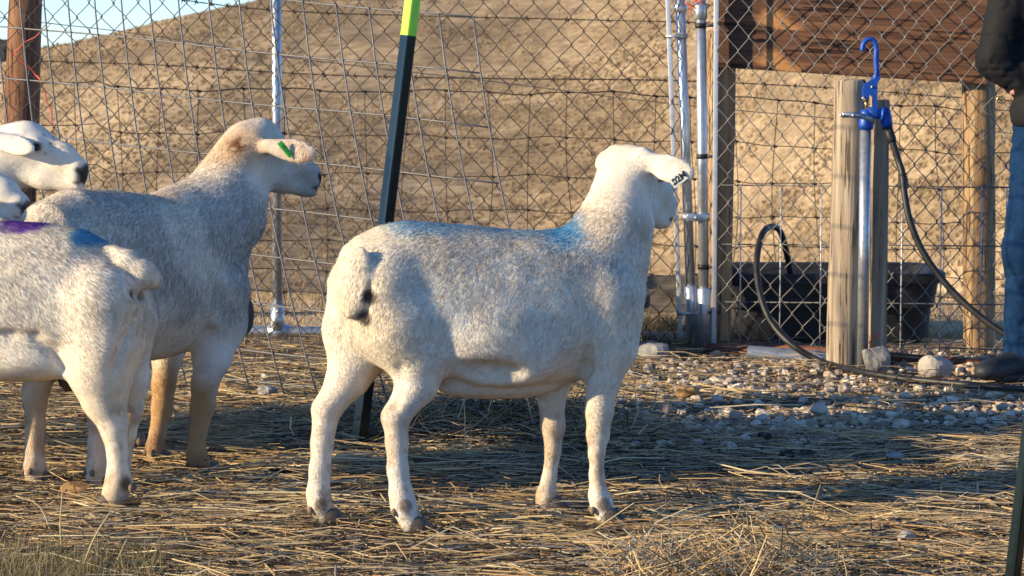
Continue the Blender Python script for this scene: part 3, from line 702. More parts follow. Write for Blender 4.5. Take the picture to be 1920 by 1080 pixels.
def dung(pxc, pyb, wpx, label, n=9, seed=0):
    r = np.random.default_rng(seed); g = G(pxc, pyb); s_ = wpx / 2 / (F / g[1]); mb = MB()
    for i in range(n):
        v, q, t = sphere_pts((0, 0, 0), (s_ * .34, s_ * .28, s_ * .26), None, 9, 6); mb.add(v * (1 + (vnoise(v / s_, 3, i + seed) - .5)[:, None] * .5) + np.array([r.normal(0, s_ * .38), r.normal(0, s_ * .3), s_ * (.18 + .35 * r.random())]), q, t)
    o = mb.build('dung', M['dung']); o.location = (g[0], g[1], ground_z(np.array([g[0]]), np.array([g[1]]))[0] + .016); tag(o, label, 'dung'); return o
dung(1482, 862, 34, 'black clump of dung in the shaded litter on the right', 10, 1)
dung(1440, 832, 34, 'smaller dark dung crumbs above the black clump', 7, 2)
dung(522, 900, 32, 'dark ball of dung in the straw behind the hind leg of the nearest sheep', 9, 3)
dung(366, 1036, 14, 'pair of tiny dung pellets in the near straw', 3, 4)
dung(1140, 1003, 16, 'dark pellet by the front hoof of the blue marked sheep', 3, 5)

# ------------------------------------------------------------------ chain link
def chainlink(A, B, z0, z1, W=.094, H=.104, r=.0021, mb=None, zoff=0., wob=.004):
    """woven wire between ground points A,B (x,y)"""
    A = np.array(A, float); B = np.array(B, float); L = np.linalg.norm(B - A); d = (B - A) / L; nrm = np.array([-d[1], d[0]])
    mb = mb or MB(); nseg = int((z1 - z0) / (H / 2)); nw = int(L / W)
    for i in range(nw + 1):
        pts = []
        for j in range(nseg + 1):
            side = 1 if ((i + j) % 2) else -1
            t = (i + .5) * W + side * (W / 2 + .0015); z = z0 + j * H / 2 + zoff; q = i * 1.7 + j * .9
            wx = wob * math.sin(z * 3 + t * 2.1) + wob * .4 * math.sin(q * 2.3)
            t = min(max(t + wx, 0), L); p = A + d * t + nrm * (side * .002 + wob * math.sin(t * 3 + z * 4))
            # pinch at the weave
            pts.append((p[0], p[1], z + wob * .6 * math.sin(q) - .004 * side * 0))
        pts = np.array(pts); a_, b_ = pts[:-1], pts[1:]; q = np.stack([a_, a_ + (b_ - a_) * .13 + [0, 0, .0012], a_ + (b_ - a_) * .5 + np.array([0, 0, .0]), a_ + (b_ - a_) * .87 - [0, 0, .0012]], 1).reshape(-1, 3)
        q = np.concatenate([q, pts[-1:]]); rr = np.tile([r * 1.5, r, r, r], len(a_)); rr = np.append(rr, r * 1.5); mb.tube(q, rr, 4, False)
    return mb
def pipe(mb, a, b, r, seg=14): mb.tube([a, b], r, seg)

gateA = P(-330, 642, 1)[0], 0  # placeholder
def on_line(px_, X0, Y0, X1, Y1):
    """ground point of vertical line at pixel column px_ on the ground line (X0,Y0)-(X1,Y1)"""
    u = (px_ - 960) / F; t = (u * Y0 - X0) / ((X1 - X0) - u * (Y1 - Y0)); return X0 + t * (X1 - X0), Y0 + t * (Y1 - Y0)
# -- long gate with mesh
gA = (-2.6, 9.80); gB = ((1296 - 960) / F * 9.42, 9.42)
gate = empty('chain_link_gate', (gB[0], gB[1], 0)); tag(gate, 'long galvanised pipe gate covered in diamond wire mesh behind the sheep', 'gate')
go = np.array([gB[0], gB[1], 0.])
def rel(p, o=go): return np.asarray(p, float) - o
mb = chainlink((gA[0], gA[1] - .03), (gB[0] - .045, gB[1] - .03), .03, 1.62, .0465, .104, .0018); mb.v = [v - go for v in mb.v]; mb.build('wire_mesh', M['wire'], gate)
mb = MB(); b1 = G(0, 645); pA = np.array([gA[0], gA[1], .045]); pB = np.array([gB[0], gB[1], .045])
pipe(mb, rel(pA), rel(pB), .021); mb.build('bottom_rail', M['galv'], gate)
mb = MB(); pipe(mb, rel(pA + [0, 0, 1.62]), rel(pB + [0, 0, 1.62]), .021); mb.build('top_rail', M['galv'], gate)
# brace pipe at px 518
bx_, by_ = on_line(518, gA[0], gA[1], gB[0], gB[1]); mb = MB()
pipe(mb, rel((bx_, by_, .05)), rel((bx_ + .008, by_, 1.66)), .0185); mb.build('brace_pipe', M['galv'], gate)
mb = MB(); mb.tube([rel((bx_, by_, .052)), rel((bx_, by_, .09)), rel((bx_, by_, .15)), rel((bx_, by_, .152))], [.030, .027, .025, .02], 14); mb.tube([rel((bx_ - .04, by_, .045)), rel((bx_ + .04, by_, .045))], .027, 14); 
for zz in (.085, .125): mb.tube([rel((bx_ + .004, by_ - .034, zz)), rel((bx_ + .004, by_ - .02, zz))], .006, 6)
mb.build('tee_fitting', M['galv'], gate)
# hinge stile (leans: 1275@y0 -> 1298@y650)
tp = P(1275, 0, 9.42); bt = P(1299, 655, 9.42); d_ = (tp - bt); tp2 = bt + d_ * 1.25; mb = MB(); pipe(mb, rel(bt), rel(tp2), .0185, 18); mb.build('end_stile', M['galv'], gate)
mb = MB(); q0 = bt + d_ * .0; mb.tube([rel(bt + d_ * .02), rel(bt + d_ * .18), rel(bt + d_ * .185)], [.024, .0235, .019], 16); mb.build('pipe_sleeve', M['galv'], gate); mb = MB()
mb.tube([rel(bt + d_ * .965), rel(bt + d_ * .97), rel(bt + d_ * .988), rel(bt + d_ * .99)], [.02, .025, .025, .02], 16); mb.build('pipe_sleeve', M['galv'], gate)
# tension bar (flat) 1250@0 -> 1277@625
a, b_ = P(1250, -60, 9.40), P(1276, 628, 9.40); mb = MB(); cc_ = (a + b_) / 2; ax = (a - b_) / np.linalg.norm(a - b_)
rot = np.stack([np.cross([0, 1, 0], ax), [0, 1, 0], ax], 1); mb.box(rel(cc_), (.0085, .003, np.linalg.norm(a - b_) / 2), rot, .001); mb.build('tension_bar', M['bar'], gate)
mb = MB()
for yy in (68, 322, 588):
    x0 = 1252 + 25 * yy / 628; p_ = P(x0, yy, 9.395); e_ = P(1276 + 24 * yy / 655, yy, 9.40)
    mb = MB(); mb.tube([rel(p_ - [.012, 0, 0]), rel(e_ + [.02, -.004, 0])], .006, 6); mb.tube([rel(e_ + [0, .02, -.008]), rel(e_ + [0, .02, .008])], .0235, 14)
    mb.build('tension_band', M['galv'], gate)

# -- gate post & right hand panel
rA = ((1343 - 960) / F * 9.33, 9.33); rB = (1.95, 8.90)
post = empty('gate_post', P(1320, 660, 9.36) * [1, 1, 0]); po = np.array(post.location); tag(post, 'straight galvanised pipe post clamped beside the leaning gate stile', 'post')
tp, bt = P(1313, -70, 9.36), P(1321, 668, 9.36); mb = MB(); pipe(mb, rel(bt, po), rel(tp, po), .0188, 18); mb.build('pipe', M['galv'], post)
d_ = P(1313, 0, 9.36) - bt; mb = MB(); mb.tube([rel(bt, po), rel(bt + d_ * .19, po), rel(bt + d_ * .195, po)], [.025, .0235, .019], 16); mb.build('sleeve', M['galv'], post); mb = MB()
mb.tube([rel(bt + d_ * .945, po), rel(bt + d_ * .95, po), rel(bt + d_ * .985, po), rel(bt + d_ * .99, po)], [.019, .025, .025, .019], 16); mb.build('sleeve', M['galv'], post)
mb = MB()
for yy in (48, 293, 500, 585):
    c0 = P(1313 + 8 * yy / 668, yy, 9.36); mb.tube([rel(c0 + [0, 0, -.009], po), rel(c0 + [0, 0, .009], po)], .0215, 14); mb.tube([rel(c0 + [.018, -.02, 0], po), rel(c0 + [.055, -.02, 0], po)], .006, 6); mb.build('tension_band', M['rubber'], post); mb = MB()
mb = MB(); c0 = P(1290, 407, 9.37); c1 = P(1319, 407, 9.36)
for c_ in (c0, c1): mb.tube([rel(c_ + [0, 0, -.014], po), rel(c_ + [0, 0, .014], po)], .0235, 18)
mb.box(rel((c0 + c1) / 2 + [0, -.026, 0], po), (.035, .003, .014), None, .002); mb.tube([rel((c0 + c1) / 2 + [0, -.04, 0], po), rel((c0 + c1) / 2 + [0, -.02, 0], po)], .008, 6); mb.build('hinge_clamp', M['galv'], post)
pan = empty('mesh_fence_panel', (rA[0], rA[1], 0)); pn = np.array(pan.location); tag(pan, 'diamond wire mesh fence running from the gate post past the hydrant', 'fence')
mb = chainlink(rA, rB, -.0, 1.62, .0405, .100, .0018); mb.v = [v - pn for v in mb.v]; mb.build('wire_mesh', M['wire2'], pan)
a, b_ = P(1341, -60, 9.33), P(1341, 648, 9.33); mb = MB(); mb.box(rel((a + b_) / 2, pn), (.0085, .003, (a - b_)[2] / 2), None, .001); mb.build('tension_bar', M['bar'], pan)
mb = MB(); pipe(mb, rel((rA[0], rA[1], 1.64), pn), rel((rB[0], rB[1], 1.64), pn), .02); mb.build('top_rail', M['galv'], pan)
# white narrow post seen between the pipes is part of the split post below

# ------------------------------------------------------------------ welded stock panel leaning in front of the gate
hp = empty('welded_wire_fence', (P(700, 760, 7.8) * [1, 1, 0])); ho = np.array(hp.location)
tag(hp, 'sagging welded wire stock panel with rectangular holes in front of the gate', 'fence panel')
def pY(x): return 8.5 - .001 * x + .0
def vx(x0, y): return x0 + (.085 + .02 * min(max(x0, 0), 600) / 600) * y + .000145 * y * y * (.55 + .45 * min(max(x0 / 560, 0), 1))
def hyl(k_, x): return HK[k_] + (x - 500) * (.100 + .00004 * k_ * 0)
HK = [-108, -5, 98, 196, 298, 392, 482, 572, 660, 716]
x0s = [-260, -205, -150, -100, -55, -10, 37, 82, 127, 177, 227, 280, 334, 391, 448, 507, 567, 629, 690, 754, 820, 884]
def pbase(x): return 85 + 5376 / pY(x)
mb = MB()
for x0 in x0s:
    ytop = -80 if x0 < 520 else HK[1] + (x0 - 500) * .1 - 2
    pts = []
    for t in np.linspace(0, 1, 9):
        yb = pbase(vx(x0, 760)) + 4; y_ = ytop + (yb - ytop) * t; x_ = vx(x0, y_); pts.append(rel(P(x_, y_, pY(x_)), ho))
    mb.tube(pts, .0030, 6)
mb.build('vertical_wires', M['panelwire'], hp); mb = MB()
for k_ in range(len(HK)):
    pts = []
    for x in np.linspace(-320, vx(884, HK[k_] + 40), 14):
        y_ = HK[k_] + (x - 500) * .1 + 2 * math.sin(x * .011 + k_); pts.append(rel(P(x, y_, pY(x) + .006) + [0, 0, 0], ho))
    mb.tube(pts, .0030, 6)
mb.build('horizontal_wires', M['panelwire'], hp)
# second welded panel at the right, behind the mesh
wp = empty('welded_wire_fence', (rA[0], rA[1] + .1, 0)); wo_ = np.array(wp.location); tag(wp, 'low welded wire panel standing behind the mesh on the right, in front of the trough', 'fence panel')
mb = MB(); mb2 = MB(); rl = lambda x: on_line(x, rA[0], rA[1] + .12, rB[0], rB[1] + .12)
for x in (1390, 1465, 1541, 1617, 1693, 1767, 1842, 1889, 1965, 2040):
    g = rl(x); mb.tube([rel((g[0], g[1], .02), wo_), rel((g[0], g[1] + .002, P(x, 350, g[1])[2]), wo_)], .0026, 6)
for (ya, yb) in ((347, 352), (458, 462), (566, 572), (640, 660)):
    g0 = rl(1350); g1 = rl(2060); mb2.tube([rel(P(1350, ya, g0[1] + .006), wo_), rel(P(1700, (ya + yb) / 2, rl(1700)[1] + .006), wo_), rel(P(2060, yb + 2, g1[1] + .006), wo_)], .0027, 6)
mb.build('vertical_wires', M['bar'], wp); mb2.build('horizontal_wires', M['panelwire'], wp)

# ------------------------------------------------------------------ rusty field fence + barbed wire behind
ff = empty('field_fence', (0, 10.6, 0)); tag(ff, 'old rusty woven field fence with knotted wires beyond the gate', 'fence'); fo = np.array([0, 10.6, 0.])
HY = [[166, 176, 205], [248, 262, 286], [322, 334, 352], [392, 397, 420], [450, 458, 470], [505, 512, 522], [545, 550, 556], [583, 587, 590]]
rowsY = lambda k_, x: np.interp(x, [300, 1200, 1800], HY[k_]) + 3.0 * math.sin(x * .021 + k_ * 1.3) + 1.6 * math.sin(x * .053 + k_)
mb = MB(); kn = MB()
for k_ in range(8): mb.tube([rel(P(x, rowsY(k_, x) - (12 if x < 200 else 0), 10.6), fo) for x in np.arange(-260, 2300, 26)], .0021 if k_ else .0027, 5)
mb.build('line_wires', M['rustwire'], ff); mb = MB()
for i, x in enumerate(np.arange(-240, 2260, 77)):
    pts = []
    for k_ in range(8):
        xx = x + 6 * math.sin(i * 2.1 + k_ * .8) + 3 * math.sin(i * 5 + k_); p_ = rel(P(xx, rowsY(k_, xx) - (12 if xx < 200 else 0), 10.595), fo); pts.append(p_)
        kn.tube([p_ + [-.010, -.003, .003], p_ + [.010, -.003, -.003]], .0055, 5)
    mb.tube(spline(pts, 20), .0019, 5)
mb.add(np.concatenate(kn.v), np.concatenate(kn.q), np.concatenate(kn.t)); mb.build('stay_wires', M['rustwire'], ff)
def barbed(pts, label, Y=10.5):
    m_ = MB(); pw = [P(x, y, Y) for x, y in pts]; s_ = spline(pw, 60); o0 = s_[0].copy(); o0[2] = 0
    for ph in (0, math.pi):
        q = []
        for i, t in enumerate(np.linspace(0, 59, 420)):
            a = s_[min(int(t), 58)] + (s_[min(int(t) + 1, 59)] - s_[min(int(t), 58)]) * (t - int(t)); q.append(a - o0 + np.array([0, math.cos(i * .9 + ph), math.sin(i * .9 + ph)]) * .002)
        m_.tube(q, .0015, 4)
    L = np.linalg.norm(s_[-1] - s_[0]); nb_ = int(L / .125)
    for i in range(nb_):
        t = (i + .5) / nb_ * 59; a = s_[int(t)] + (s_[int(t) + 1] - s_[int(t)]) * (t - int(t)) - o0
        m_.tube([a + [-.008, 0, -.014], a + [0, .003, 0], a + [.006, 0, .015]], [.0008, .0034, .0008], 4); m_.tube([a + [.009, 0, -.009], a + [-.007, 0, .010]], [.003, .001], 4)
    o = m_.build('barbed_wire', M['rustwire']); o.location = o0; tag(o, label, 'barbed wire'); return o
barbed([(-200, 100), (60, 114), (300, 122), (600, 140), (900, 147), (1255, 151), (1560, 165), (1800, 183), (2200, 205)], 'rusty barbed wire running just above the field fence across the dry hill')
barbed([(330, -2), (420, 10), (560, 22), (800, 30), (1050, 36), (1300, 42), (1500, 50)], 'topmost rusty barbed wire near the upper edge of the gate')
o = MB(); s0 = P(0, 30, 10.3); pts = [P(x, y, 10.3) - s0 for x, y in [(-300, -10), (0, 33), (250, 62), (560, 110), (900, 150), (1250, 194), (1560, 222), (1900, 250)]]
o.tube(spline(pts, 30), .0018, 4); o = o.build('smooth_wire', M['panelwire']); o.location = s0; tag(o, 'thin smooth wire sloping down to the right behind the mesh', 'wire')

# ------------------------------------------------------------------ wooden posts
def roundpost(name, xt0, xt1, yt, xb0, xb1, yb, Y, mat, label, cat='post', seg=20, chamf=.006, seed=1):
    r0 = (xb1 - xb0) / 2 / (F / Y); r1 = (xt1 - xt0) / 2 / (F / Y); a = P((xb0 + xb1) / 2, yb, Y); b_ = P((xt0 + xt1) / 2, yt, Y); base = a * [1, 1, 0] if yb > 200 else a
    mb = MB(); n_ = 26; pts = [a + (b_ - a) * t for t in np.linspace(-.02, 1, n_)]; rr = np.interp(np.linspace(0, 1, n_), [0, 1], [r0, r1])
    pts = np.array(pts) - base; pts2 = np.concatenate([pts, [pts[-1] + [0, 0, chamf]]]); rr = np.concatenate([rr, [rr[-1] - chamf]]); mb.tube(pts2, rr, seg)
    V = np.concatenate(mb.v); ang = np.arctan2(V[:, 1] - np.interp(V[:, 2], pts[:, 2], pts[:, 1]), V[:, 0] - np.interp(V[:, 2], pts[:, 2], pts[:, 0]))
    q = np.stack([np.cos(ang) * 1.5, np.sin(ang) * 1.5, V[:, 2] * 1.6], 1); dsp = (fbm(q, 2.0, seed * 7) - .5) * .10 * max(r0, r1) * 2
    cen = np.stack([np.interp(V[:, 2], pts[:, 2], pts[:, 0]), np.interp(V[:, 2], pts[:, 2], pts[:, 1]), V[:, 2]], 1); rad = V - cen; L_ = np.linalg.norm(rad[:, :2], axis=1, keepdims=True) + 1e-6
    V = cen + rad * (1 + dsp[:, None] / L_ * (L_ > 1e-3)); mb.v = [V]; o = mb.build(name, mat); o.location = base; tag(o, label, cat); return o
roundpost('wooden_post', 20, 82, -90, -6, 62, 600, 10.3, M['postred'], 'reddish brown round wooden post at the far left, wrapped with wire and twine', seed=2)
roundpost('wooden_post', 1326, 1381, 60, 1322, 1370, 652, 9.52, M['postwarm'], 'split brown wooden post directly behind the two galvanised pipes', seed=4)
roundpost('wooden_post', 1802, 1866, -60, 1806, 1866, 662, 9.42, M['postwarm'], 'thick tan cracked wooden post carrying the dark boards beside the person', seed=6)
roundpost('wooden_post', 1564, 1624, 152, 1548, 1612, 690, 8.93, M['oldpost'], 'weathered grey tan wooden post holding up the blue hydrant', seed=8)
roundpost('wooden_post', 1632, 1668, 190, 1628, 1662, 672, 9.05, M['oldpost'], 'second darker wooden post in the shade just right of the hydrant pipe', seed=10)
# dark boards
for (t0, t1, lab) in (((1346, -30), (1856, -2), 'upper dark stained board nailed across the posts'), ((1346, 46), (1858, 78), 'lower dark stained board nailed across the posts above the hydrant')):
    YA, YB = 9.44, 9.33; a = P(t0[0], t0[1], YA); b_ = P(t1[0], t1[1], YB); c_ = P(t0[0], t0[1] + 80, YA); h_ = (a - c_)[2] / 2
    mid = (a + b_) / 2 - [0, 0, h_]; ax = (b_ - a); L_ = np.linalg.norm(ax); ax /= L_; up = np.array([0, 0, 1.]) - ax * ax[2]; up /= np.linalg.norm(up)
    o = MB(); o.box((0, 0, 0), (L_ / 2, .019, h_), None, .004); o = o.build('board', M['board'], None, False); o.matrix_world = Matrix([list(r_) + [m__] for r_, m__ in zip(np.stack([ax, np.cross(up, ax), up], 1), mid)] + [[0, 0, 0, 1]])
    tag(o, lab, 'board')
for (xa, ya, xb, yb, Y, hh, lab) in ((1150, 532, 1345, 530, 10.1, .028, 'grey weathered plank lying on edge behind the gate stile'), ((1150), 562, 1330, 566, 10.05, .045, 'lower brown plank under the grey plank behind the gate')):
    a = P(xa, ya, Y); b_ = P(xb, yb, Y); o = MB(); o.box((0, 0, 0), (np.linalg.norm(b_ - a) / 2, .018, hh), None, .003); o = o.build('plank', M['greyboard'], None, False); o.location = (a + b_) / 2; tag(o, lab, 'plank')

# ------------------------------------------------------------------ black trough behind the panel
def trough(name, X0, X1, Yc, prof, depth, label, mat=M['plastic']):
    """prof: list of (z, half_len_scale, half_depth) outside going up then inside going down"""
    xc = (X0 + X1) / 2; hl = (X1 - X0) / 2; V = []; Q = []; seg = 32
    def ring(hx, hy, z):
        out = []; r_ = min(hx, hy) * .45
        for i in range(seg):
            a = 2 * math.pi * (i + .5) / seg; cx, sy = math.cos(a), math.sin(a); ex = .28
            out.append((math.copysign(abs(cx) ** ex, cx) * hx, math.copysign(abs(sy) ** ex, sy) * hy, z))
        return out
    for (z, dx, hy) in prof: V += ring(hl + dx, hy, z)
    for i in range(len(prof) - 1):
        for j in range(seg):
            k_ = (j + 1) % seg; Q.append((i * seg + j, i * seg + k_, (i + 1) * seg + k_, (i + 1) * seg + j))
    V.append((0, 0, prof[-1][0])); m_ = MB(); b0 = (len(prof) - 1) * seg
    m_.add(V, Q, [(b0 + j, b0 + (j + 1) % seg, len(V) - 1) for j in range(seg)]); o = m_.build(name, mat, None, False); o.location = (xc, Yc, 0.0)
    md = o.modifiers.new('bevel', 'BEVEL'); md.width = .004; md.segments = 2; md.limit_method = 'ANGLE'; tag(o, label, 'trough'); return o
Yt = 9.62; x0 = (1372 - 960) / F * Yt; x1 = (1752 - 960) / F * Yt
trough('stock_trough', x0, x1, Yt + .22, [(.0, .005, .19), (.13, .012, .205), (.132, .02, .235), (.178, .025, .24), (.18, .028, .242), (.225, .034, .246), (.227, .058, .27), (.262, .06, .272), (.266, .052, .265), (.262, .03, .24), (.22, .0, .21), (.06, -.04, .18)], 0, 'long black plastic stock trough behind the mesh on the right')
Yb = 9.2; x0 = (1055 - 960) / F * Yb; x1 = (1216 - 960) / F * Yb
trough('feed_tub', x0 + .02, x1 - .01, Yb, [(.0, -.05, .12), (.19, -.012, .155), (.192, .012, .178), (.235, .014, .18), (.238, .008, .174), (.2, -.014, .15), (.05, -.05, .12)], 0, 'black rubber feed tub partly hidden by the chest of the blue marked sheep')
# -- rusty pipe and galvanised pipe on the ground
o = MB(); a, b_ = P(1390, 650, 9.28), P(1960, 694, 8.86); o.tube([a - a, b_ - a], .021, 14); o = o.build('rusty_pipe', M['rust']); o.location = a; tag(o, 'rust brown pipe lying along the foot of the mesh fence', 'pipe')
a, b_ = P(1402, 662, 9.1), P(1600, 678, 9.02); o = MB(); ax = (b_ - a); o.tube([0 * a, ax * .02, ax], [.0285, .0285, .0285], 20, False); o.tube([0 * a, ax * .02, ax], [.0262, .0262, .0262], 20, False); o = o.build('galvanised_pipe', M['galv']); o.location = a; tag(o, 'shiny open ended galvanised pipe lying on the gravel beside the weathered post', 'pipe')
a, b_ = P(1330, 655, 9.3), P(1408, 662, 9.2); o = MB(); o.tube([0 * a, b_ - a], .024, 12); o = o.build('old_pipe', M['rust']); o.location = a; tag(o, 'short dark crusted pipe stub at the foot of the gate post', 'pipe')

# ------------------------------------------------------------------ yard hydrant
hyd = empty('yard_hydrant', P(1620, 690, 8.86) * [1, 1, 0]); h0 = np.array(hyd.location); tag(hyd, 'frost free yard hydrant with hooked blue handle on a galvanised riser pipe', 'hydrant'); YH = 8.84
def hP(x, y, dy=0.): return P(x, y, YH + dy) - h0
def flat(mb, outline, thick, dy=0., bev=0):
    """closed pixel outline, given thickness along Y"""
    n_ = len(outline); c = np.mean([hP(x, y, dy) for x, y in outline], 0); A = [hP(x, y, dy) - [0, thick / 2, 0] for x, y in outline]; B = [hP(x, y, dy) + [0, thick / 2, 0] for x, y in outline]
    mb.add(A + B, [(i, (i + 1) % n_, n_ + (i + 1) % n_, n_ + i) for i in range(n_)])
    mb.add(A, None, tri2(outline)); mb.add(B, None, [t[::-1] for t in tri2(outline)])
def tri2(ol):
    from mathutils.geometry import tessellate_polygon
    return [tuple(t) for t in tessellate_polygon([[Vector((x, -y, 0)) for x, y in ol]])]
mb = MB(); pipe(mb, hP(1617, 694), hP(1623, 240), .0195, 20); mb.build('riser_pipe', M['galv'], hyd)
# head casting
mb = MB(); mb.tube([hP(1624, 243), hP(1624, 236), hP(1624, 222), hP(1624, 218), hP(1624.5, 212), hP(1625, 206)], [.024, .0255, .0255, .021, .0215, .018], 18)
mb.tube([hP(1624, 210, 0), hP(1640, 212, 0), hP(1652, 214, .0)], [.019, .018, .018], 16); mb.tube([hP(1651, 214), hP(1652, 214), hP(1656, 215), hP(1657, 215)], [.018, .026, .026, .018], 18)
mb.tube([hP(1655, 203, .02), hP(1657, 207, .018), hP(1661, 222, .01), hP(1665, 243, 0)], [.012, .021, .022, .017], 14); mb.build('head_casting', M['blue'], hyd)
# handle: hook then lever
hook = spline([(1617, 96), (1619, 82), (1628, 74), (1638, 76), (1643, 90), (1643, 108), (1643, 122), (1644, 134), (1641, 147), (1632, 156), (1625, 164)], 44)
pts = np.array([hP(x, y, -.004) for x, y in hook]); wv = .0088 + .0014 * np.abs(np.sin(np.linspace(0, 16, 44))) * (np.linspace(0, 1, 44) > .42) * (np.linspace(0, 1, 44) < .75); mb = MB(); mb.tube(pts, wv, 10)
flat(mb, [(1617, 168), (1620, 158), (1634, 150), (1650, 140), (1650, 148), (1644, 156), (1644, 216), (1640, 218), (1636, 214), (1636, 182), (1630, 176), (1628, 190), (1620, 190), (1617, 182)], .026, -.004); mb.build('handle', M['blue'], hyd)
mb = MB(); pipe(mb, hP(1625, 207, -.004), hP(1624, 186, -.004), .0065, 10); mb.tube([hP(1622, 190, -.018), hP(1622, 184, -.018)], .008, 8); mb.build('valve_rod', M['brass'], hyd)
mb = MB(); mb.tube([hP(1635, 163, -.022), hP(1635, 163, -.012)], .0045, 8); mb.build('pivot_bolt', M['galv'], hyd); mb = MB(); mb.tube([hP(1619, 184, -.024), hP(1619, 184, -.010)], .006, 6); mb.build('pivot_bolt', M['galv'], hyd)
mb = MB(); arc = [hP(1578, 216, -.058), hP(1592, 215, -.066), hP(1604, 216, -.064), hP(1613, 217, -.04), hP(1624, 220, -.029), hP(1636, 224, -.024), hP(1641, 228, -.004)]; sp = spline(arc, 22); V = []
for p_ in sp: V += [p_ + [0, 0, .010], p_ - [0, 0, .010]]
mb.add(V, [(2 * i, 2 * i + 1, 2 * i + 3, 2 * i + 2) for i in range(21)]); o = mb.build('strap_clamp', M['galv'], hyd); md = o.modifiers.new('t', 'SOLIDIFY'); md.thickness = .003
mb = MB()
for x in (1577, 1600): mb = MB(); mb.tube([hP(x, 216, -.064), hP(x, 216, -.076)], .0055, 8); mb.build('strap_screw', M['galv'], hyd)
# hose: from the hydrant down, off to the right, back along the gravel and up into the trough
hose = empty('garden_hose', G(1700, 712)); hh0 = np.array(hose.location); tag(hose, 'thick black hose from the hydrant, trailing over gravel and looping into the trough', 'hose'); r_ = lambda p: np.asarray(p) - hh0
s1 = [P(1665, 243, 8.84), P(1672, 262, 8.83), P(1684, 300, 8.82), P(1692, 325, 8.80), P(1697, 370, 8.78), P(1708, 420, 8.76), P(1735, 480, 8.74), P(1785, 545, 8.70), P(1850, 603, 8.64), P(1925, 650, 8.58), P(2010, 690, 8.5), G(2120, 728, .02), G(2190, 745, .02), G(2160, 752, .02)]
s2 = [G(2060, 748, .02), G(1960, 734, .02), G(1880, 727, .02), G(1780, 718, .02), G(1690, 709, .02), G(1610, 696, .022), P(1545, 680, 8.93), P(1490, 650, 8.98), P(1448, 607, 9.06), P(1425, 550, 9.14), P(1419, 490, 9.22), P(1429, 440, 9.32), P(1446, 425, 9.42), P(1463, 434, 9.52), P(1475, 475, 9.60), P(1486, 530, 9.66), P(1492, 560, 9.68)]
allp = spline(s1 + s2, 170) - hh0; mb = MB(); mb.tube(allp, .0118, 12); mb.build('tube', M['rubber'], hose)
mb = MB(); mb.tube([r_(P(1663, 238, 8.84)), r_(P(1672, 262, 8.83)), r_(P(1674, 268, 8.83))], [.017, .017, .012], 12); mb.build('coupling', M['rubber'], hose); mb = MB()
for k_ in range(6):
    a = P(1692.5 + .7 * k_, 325 + 5 * k_, 8.80); mb.tube([r_(a), r_(a + [0.0005, 0, -.006])], .0165 - .0008 * (k_ % 2), 12)
mb.build('grip_sleeve', M['rubber'], hose)

# ------------------------------------------------------------------ orange twine
def twine(pxs, Y, label):
    p_ = [P(x, y, Y + d) for x, y, d in pxs]; o = MB(); s_ = spline(p_, 40) - p_[0]
    s_ = s_ + np.stack([.003 * np.sin(np.arange(40) * 1.3), .003 * np.cos(np.arange(40) * 1.1), 0 * np.arange(40)], 1)
    o.tube(s_, .0018, 5); o.tube(s_[::-1] + [.002, .004, .003], .0014, 5); o = o.build('twine', M['twine']); o.location = p_[0]; tag(o, label, 'twine')
twine([(95, 44, -.1), (80, 58, -.1), (60, 72, -.1), (40, 85, -.1), (28, 98, -.08), (30, 106, -.1), (48, 122, -.1), (66, 140, -.08), (75, 152, -.1), (80, 165, -.05), (88, 190, -.05), (96, 215, -.05), (100, 242, -.05)], 10.2, 'frayed orange twine knotted round the reddish post at the left')
twine([(1292, 26, -.06), (1298, 8, -.06), (1306, 2, -.06), (1318, 6, -.06), (1330, 12, -.03), (1312, 18, -.06), (1302, 14, -.06), (1284, 6, -.06)], 9.4, 'faded orange twine tied round the tops of the two gate pipes')
twine([(1634, 628, -.04), (1640, 632, -.05), (1648, 628, -.04), (1636, 636, -.04), (1630, 648, -.05), (1640, 662, -.04), (1634, 680, -.05)], 9.02, 'wisps of pale orange twine at the foot of the shaded post')

# ------------------------------------------------------------------ T-posts
def tpost(top, mid, bot, Y, Yt, label, wpx, width=.0, paint=True, extra=0):
    a = P(*bot, Y); b_ = P(*top, Yt); ax = b_ - a; L_ = np.linalg.norm(ax); ax /= L_
    root = empty('t_post', a * [1, 1, 1]); tag(root, label, 'fence post')
    w_ = wpx / 2 / (F / Y); fr = np.array([1, -.25, 0]); fr /= np.linalg.norm(fr); fr = fr - ax * (fr @ ax); fr /= np.linalg.norm(fr); dp = np.cross(ax, fr); dp = dp if dp[1] < 0 else -dp
    # T: flange (dark side faces left-front) + stem toward the right-front with studs
    prof = [(-w_, .0), (-w_ * .2, -.014), (w_ * .18, -.022), (w_ * .35, -.020), (w_, -.004), (w_, .002), (w_ * .3, -.012), (-w_ * .1, -.008), (-w_, .004)]
    def seg(mb, t0, t1):
        mb.prism(prof, 0, 0, (ax * t0, fr, -dp), (ax * t1, fr, -dp))
    tm = L_ * mid; mb = MB(); seg(mb, -.05, tm)
    if paint: mt = MB(); seg(mt, tm, L_ * 1.08); mt.build('painted_tip', M['lime'], root, False)
    mb.build('steel_shaft', M['tgreen'], root, False)
    return root, a, ax, fr, dp
root, a, ax, fr, dp = tpost((774, -4), .918, (671, 848), 7.07, 7.10, 'dark green steel post with a lime painted tip leaning behind the blue marked sheep', 31)
mb = MB(); c_ = ax * .06 + fr * .03; mb.prism([(-.03, 0), (.03, .0), (.02, .003), (-.02, .003)], 0, 0, (c_ - ax * .08, fr, dp), (c_ + ax * .02, fr * .6, dp)); mb.build('anchor_plate', M['tgreen'], root, False)
